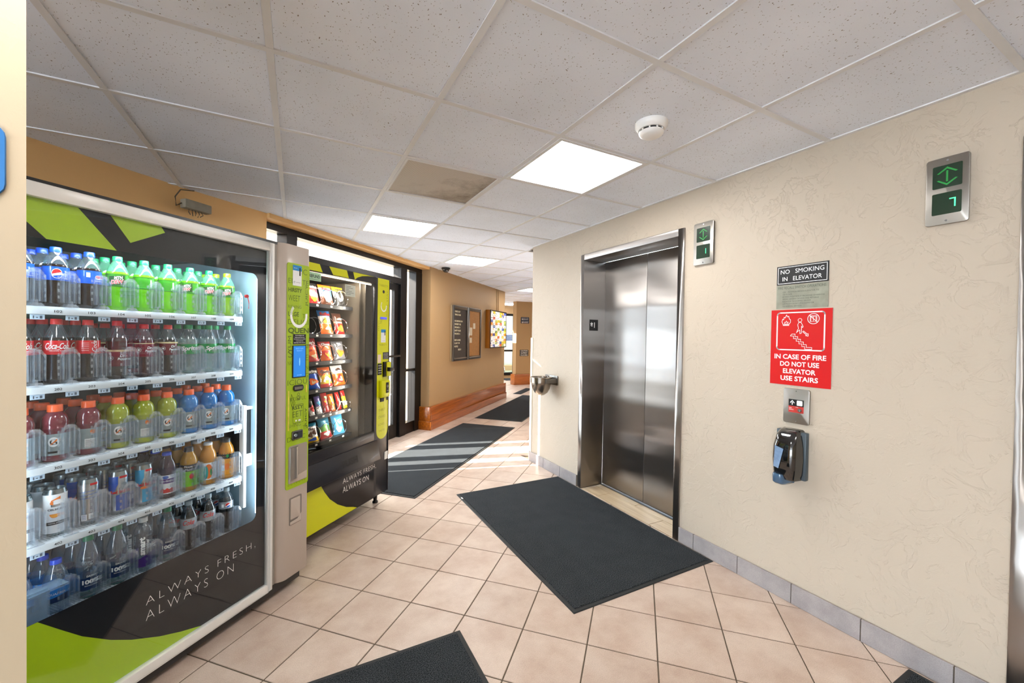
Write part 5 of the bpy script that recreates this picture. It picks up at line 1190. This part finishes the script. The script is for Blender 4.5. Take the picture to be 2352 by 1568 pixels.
fl = O('push_flap', MB().prism([(-.004, .535), (-.040, .388), (-.030, .384), (.006, .53)], .40, 1.150, 'x') , chm, sm, bevel=.003)
mb = MB(); mb.text('PUSH', 0, 0, .048, 0, w=.165, al='c', bold=.05)
me = MB(); me.add([(v[0]+.812, -.0225-(.048*.5-v[2])*0-(.024-v[2])*.245-.0015, v[2]+.437) for v in mb.v], mb.f)
O('push_lettering', me, mat('shadow_ink', '#17171a', .5), fl, smooth=0)  # PUSH drawn in near-black ink
mb = MB(); mb.text('ALWAYS FRESH,', .766, .310, .040, -.0014, w=.375, bold=-.012, space=1.1); mb.text('ALWAYS ON', .766, .250, .040, -.0014, w=.285, bold=-.012, space=1.1)
O('lettering', mb, M['white'], sm, smooth=0)
for x_, y_ in ((.42, .12), (1.22, .06), (.42, .75), (1.22, .75)): O('foot', MB().lathe([(.022, 0), (.022, .012), (.014, .02), (.020, .09)], 12, (x_, y_)), M['black'], sm)
O('tray_wall', MB().box(1.0, 1.012, .06, .80, .47, 1.76).box(1.055, 1.06, .05, .12, .6, 1.76), mat('inner_brown', '#3b342a', .6), sm, smooth=0)  # brown colour stands in for the wall reflected in the glass
O('inner_back', MB().box(.35, 1.14, .78, .80, .45, 1.77), mat('inner_dark', '#2a2622', .6), sm, smooth=0)
mb = MB(); mb.rect(.36, .545, 1.708, 1.760, .0, 0); mb.text('For a REFUND', .535, 1.726, .020, -.0006+.0, w=.15, al='r', m=1, bold=.02); mb.rect(.37, .53, 1.715, 1.717, -.0006, 1)
O('refund_sticker', mb, [mat('mint_paper', '#b5dcb8', .5), M['ink']], sm, smooth=0)
mb = MB(); mb.rect(.772, .878, 1.640, 1.722, .0, 0)
for i in range(6): mb.rect(.78, .78+(.05, .07, .03, .06, .08, .05)[i], 1.708-i*.011, 1.711-i*.011, -.0006, 1)
O('paper_note', mb, [mat('note_paper', '#c9ccc0', .6), mat('note_ink', '#6b6f66', .6)], sm, smooth=0)
lamp('snack_lamp', sm, (.75, .03, 1.75), (math.radians(30), 0, 0), .7, .03, 3.2, (1, .97, .92))
lamp('snack_lamp', sm, (.95, .04, 1.2), (math.radians(90), 0, math.radians(25)), .015, 1.1, 2.4, (1, .97, .92))
O('led_tube', MB().box(.4, 1.1, .028, .036, 1.755, 1.762), mat('warm_led', '#fff4e0', .4, emit=3), sm, smooth=0)
TRZ = [1.578, 1.372, 1.182, .993, .812, .627]
TC = [.51, .64, .771, .902]; TC5 = [.638, .704, .771, .832, .902, .966]
trm = mat('tray_black', '#17181b', .4, .3)
coil_m = M['chrome']
def coil(R_, turns, L): return MB().tube([(R_*math.sin(2*PI*t_/16), L*t_/(16*turns), R_-R_*math.cos(2*PI*t_/16)) for t_ in range(int(16*turns)+1)], .0018, 5)
coil_big = coil(.056, 1.6, .075).mesh('spring_coil', [coil_m], 0, 60); coil_small = coil(.028, 2, .06).mesh('spring_coil', [coil_m], 0, 60)
tagw = MB().rect(-.010, .010, -.008, .004, 0).mesh('slot_tag', [M['white_p']], 0, 0)
for r, z in enumerate(TRZ):
    tr = O('tray', MB().box(.36, .99, .115, .70, z-.012, z-.004).box(.36, .99, .112, .116, z-.028, z-.002), trm, sm, smooth=0)
    cols = TC5 if r == 4 else TC
    for c in cols:
        O('slot_tag', tagw, [], tr, (c-.004, .1115, z-.012)); O('spring_coil', coil_small if r == 4 else coil_big, [], tr, (c, .120, z))
def bag_mesh(w, h, th, bands, blob, text=None, seed=0):
    """pillow bag: bands = [(z fraction top, material)], blob = list of (x, z, rx, rz, material)"""
    nx_, nz_ = 8, 12; mats_ = []; mb = MB()
    def mi(m_):
        if m_ not in mats_: mats_.append(m_)
        return mats_.index(m_)
    rr_ = random.Random(seed)
    def dep(u, v_): return th*(max(0, 1-abs(u)**2.6))**.6*(max(0, 1-abs(2*v_-1)**3.5))**.6
    def X(u, v_): return w/2*u*(1-.07*math.sin(PI*v_))
    for side in (-1, 1):
        vv = []
        for j in range(nz_+1):
            for i in range(nx_+1):
                u = i/nx_*2-1; v_ = j/nz_
                vv.append((X(u, v_), side*dep(u, v_)*(1+.12*rr_.uniform(-1, 1))+(.0), h*v_))
        ff = []; fm = []
        for j in range(nz_):
            for i in range(nx_):
                a = j*(nx_+1)+i; q = (a, a+1, a+nx_+2, a+nx_+1); ff.append(q if side < 0 else q[::-1])
                fr_ = (j+.5)/nz_; m_ = [b for b in bands if fr_ <= b[0]][0][1]; fm.append(mi(m_))
        o_ = len(mb.v); mb.v += vv; mb.f += [tuple(k_+o_ for k_ in q) for q in ff]; mb.m += fm
    def surf(x, z): 
        u = max(-1, min(1, x/(w/2))); return -dep(u, max(0, min(1, z/h)))-.0022
    for bx, bz, rx, rz_, m_ in blob:
        n = 12; v = [(bx*w/2, surf(bx*w/2, bz*h)-.0015, bz*h)]
        for i in range(n):
            a = 2*PI*i/n; q = 1+.25*math.sin(3*a+seed); x_, z_ = bx*w/2+rx*w/2*q*math.cos(a), bz*h+rz_*h*q*math.sin(a); v.append((x_, surf(x_, z_)-.001, z_))
        mb.add(v, [(0, i+1, (i+1) % n+1) for i in range(n)], mi(m_))
    if text:
        for s_, tz, th_, tw_, m_ in text:
            t2 = MB(); t2.text(s_, 0, tz*h, th_, 0, w=tw_, al='c', bold=.05, shear=.1)
            mb.add([(v[0], surf(v[0], v[2])-.0028, v[2]) for v in t2.v], t2.f, mi(m_))
    return mb.mesh('snack_packet', mats_, 0, 50)
def foil(n_, c_, r=.28): return mat(n_, c_, r, .25, .4, var=.15, vs=25)
f_red = foil('foil_red', '#c01818'); f_or = foil('foil_orange', '#ef6a1a'); f_yel = foil('foil_yellow', '#f2c41a'); f_blk = foil('foil_black', '#1a1a1a'); f_blu = foil('foil_blue', '#1150c0'); f_wht = foil('foil_white', '#e9e9ea'); f_brn = foil('foil_brown', '#5a3220'); f_gry = foil('foil_grey', '#6f6f74'); f_teal = foil('foil_teal', '#1b86a8'); f_grn = foil('foil_green', '#4c8a2c'); f_lb = foil('foil_light_blue', '#4aa9dc'); f_pur = foil('foil_purple', '#5b4a9c'); f_cr = foil('foil_cream', '#e0cfa8')
BG = [
 (0, .640, .118, .150, [(.75, f_red), (1, f_blk)], [(0, .35, .6, .2, f_or), (0, .2, .45, .10, f_yel)], [('Doritos', .70, .02, .085, M['white'])], 'red triangle-chip bag with black top', 'front of the top tray'),
 (0, .771, .112, .148, [(.45, f_brn), (.72, lsky), (.8, f_wht), (1, f_or)], [(0, .28, .6, .14, f_gry), (.1, .2, .3, .08, f_cr)], [('Fritos', .70, .022, .08, M['red'])], 'snack bag, orange top over white and blue', 'middle of the top tray'),
 (0, .902, .112, .148, [(.72, f_blk), (1, f_yel)], [(.3, .5, .22, .22, f_cr), (-.1, .3, .35, .1, f_gry)], [('Smartfood', .78, .018, .09, M['ink'])], 'black popcorn bag with yellow top', 'right end of the top tray'),
 (1, .771, .114, .172, [(.42, f_or), (.72, f_wht), (1, lsky)], [(.0, .55, .5, .14, f_yel), (0, .22, .4, .06, f_wht)], [('Ruffles', .76, .026, .095, M['red'])], 'ridged-chip bag, blue top and orange base', 'middle of the second tray'),
 (1, .902, .100, .160, [(.48, f_red), (.6, f_cr), (1, f_brn)], [(0, .25, .6, .16, f_or), (.1, .70, .5, .06, f_cr)], None, 'brown and red snack bag', 'right end of the second tray'),
 (2, .640, .118, .165, [(.5, f_red), (.62, f_or), (1, f_red)], [(0, .3, .6, .18, f_or), (.1, .22, .4, .08, f_cr)], [('Lay\'s', .68, .03, .07, M['white'])], 'red chip bag with orange band', 'left side of the third tray'),
 (2, .771, .112, .140, [(.72, f_or), (1, f_red)], [(-.1, .35, .6, .2, f_red), (.1, .3, .4, .12, f_yel)], [('Cheez', .76, .02, .08, M['white'])], 'orange cheese-snack bag with red top', 'middle of the third tray'),
 (2, .902, .116, .140, [(1, f_gry)], [(0, .35, .6, .18, f_or), (0, .3, .3, .1, f_yel), (0, .85, .3, .06, M['white'])], None, 'grey triangle-chip bag', 'right end of the third tray'),
 (3, .640, .116, .155, [(.7, f_blu), (1, f_blk)], [(.05, .32, .65, .14, f_or), (.05, .3, .3, .08, f_cr)], [('Doritos', .70, .024, .095, M['white'])], 'blue triangle-chip bag with black top', 'left side of the fourth tray'),
 (3, .771, .112, .145, [(.14, f_red), (.55, f_yel), (1, f_or)], [(0, .35, .6, .14, f_wht), (.1, .3, .4, .08, f_yel)], [('Cheetos', .68, .024, .09, M['ink'])], 'orange puff bag with yellow belly', 'middle of the fourth tray'),
 (3, .902, .122, .150, [(.62, f_or), (1, f_wht)], [(0, .3, .5, .2, f_red), (.1, .3, .3, .12, f_cr), (0, .8, .4, .05, f_brn)], [('Hot Fries', .70, .014, .07, M['ink'])], 'white-topped orange snack bag', 'right end of the fourth tray'),
 (4, .638, .05, .115, [(.5, f_wht), (1, f_blk)], [(0, .4, .6, .2, f_red)], None, 'narrow black, white and red candy packet', 'first in the candy tray'),
 (4, .704, .05, .125, [(.45, f_wht), (1, f_pur)], [(0, .6, .6, .12, f_lb)], None, 'narrow purple and white candy packet', 'second in the candy tray'),
 (4, .771, .056, .14, [(1, f_red)], [(.2, .75, .5, .08, f_grn), (-.2, .55, .3, .05, f_yel)], [('SKITTLES', .20, .012, .0, M['white'])], 'red fruit-candy packet with white lettering', 'third in the candy tray'),
 (4, .832, .052, .125, [(.3, f_or), (.7, f_yel), (1, f_or)], [(0, .45, .4, .08, f_red)], None, 'orange and yellow candy packet', 'fourth in the candy tray'),
 (4, .902, .040, .13, [(.6, f_red), (1, f_red)], [(0, .4, .4, .2, f_cr)], None, 'thin red candy packet', 'fifth in the candy tray'),
 (4, .966, .044, .135, [(.15, f_yel), (.45, f_cr), (.65, f_yel), (1, f_red)], [(0, .3, .5, .1, f_wht)], None, 'red-topped packet with cream and yellow base', 'last in the candy tray'),
 (5, .640, .110, .130, [(.25, f_yel), (.8, f_wht), (1, f_teal)], [(-.3, .4, .3, .14, f_brn), (.3, .5, .3, .14, f_brn), (.0, .15, .6, .08, f_blu)], [('Chips', .62, .018, .06, f_brn)], 'white and blue cookie bag', 'left side of the bottom tray'),
 (5, .771, .112, .150, [(.35, f_red), (.6, f_grn), (1, f_teal)], [(0, .2, .5, .1, f_wht), (0, .62, .4, .05, f_grn)], None, 'teal, green and red snack bag', 'middle of the bottom tray'),
 (5, .902, .105, .145, [(1, f_lb)], [(-.1, .25, .5, .13, f_cr), (.2, .6, .4, .08, f_wht)], None, 'light blue cookie bag with cream oval', 'right end of the bottom tray'),
]
for i, (r, x, w, h, bands, blob, tx_, d_, pl_) in enumerate(BG):
    if tx_ and tx_[0][0] == 'SKITTLES': tx_ = None; vt = True
    else: vt = False
    me = bag_mesh(w*1.04, h, .014 if w > .08 else .010, bands, blob, tx_, i)
    p = LW(x, SD+.148)
    t = bpy.data.objects.new('snack_bag' if w > .08 else 'candy_packet', me); COL.objects.link(t)
    t.location = (p[0], p[1], TRZ[r]-.002); t.rotation_euler = (math.radians(-16), 0, TH+rs.uniform(-.08, .08))
    props(t, d_+', '+pl_, 'snack bag' if w > .08 else 'candy', 'snacks in the snack machine')
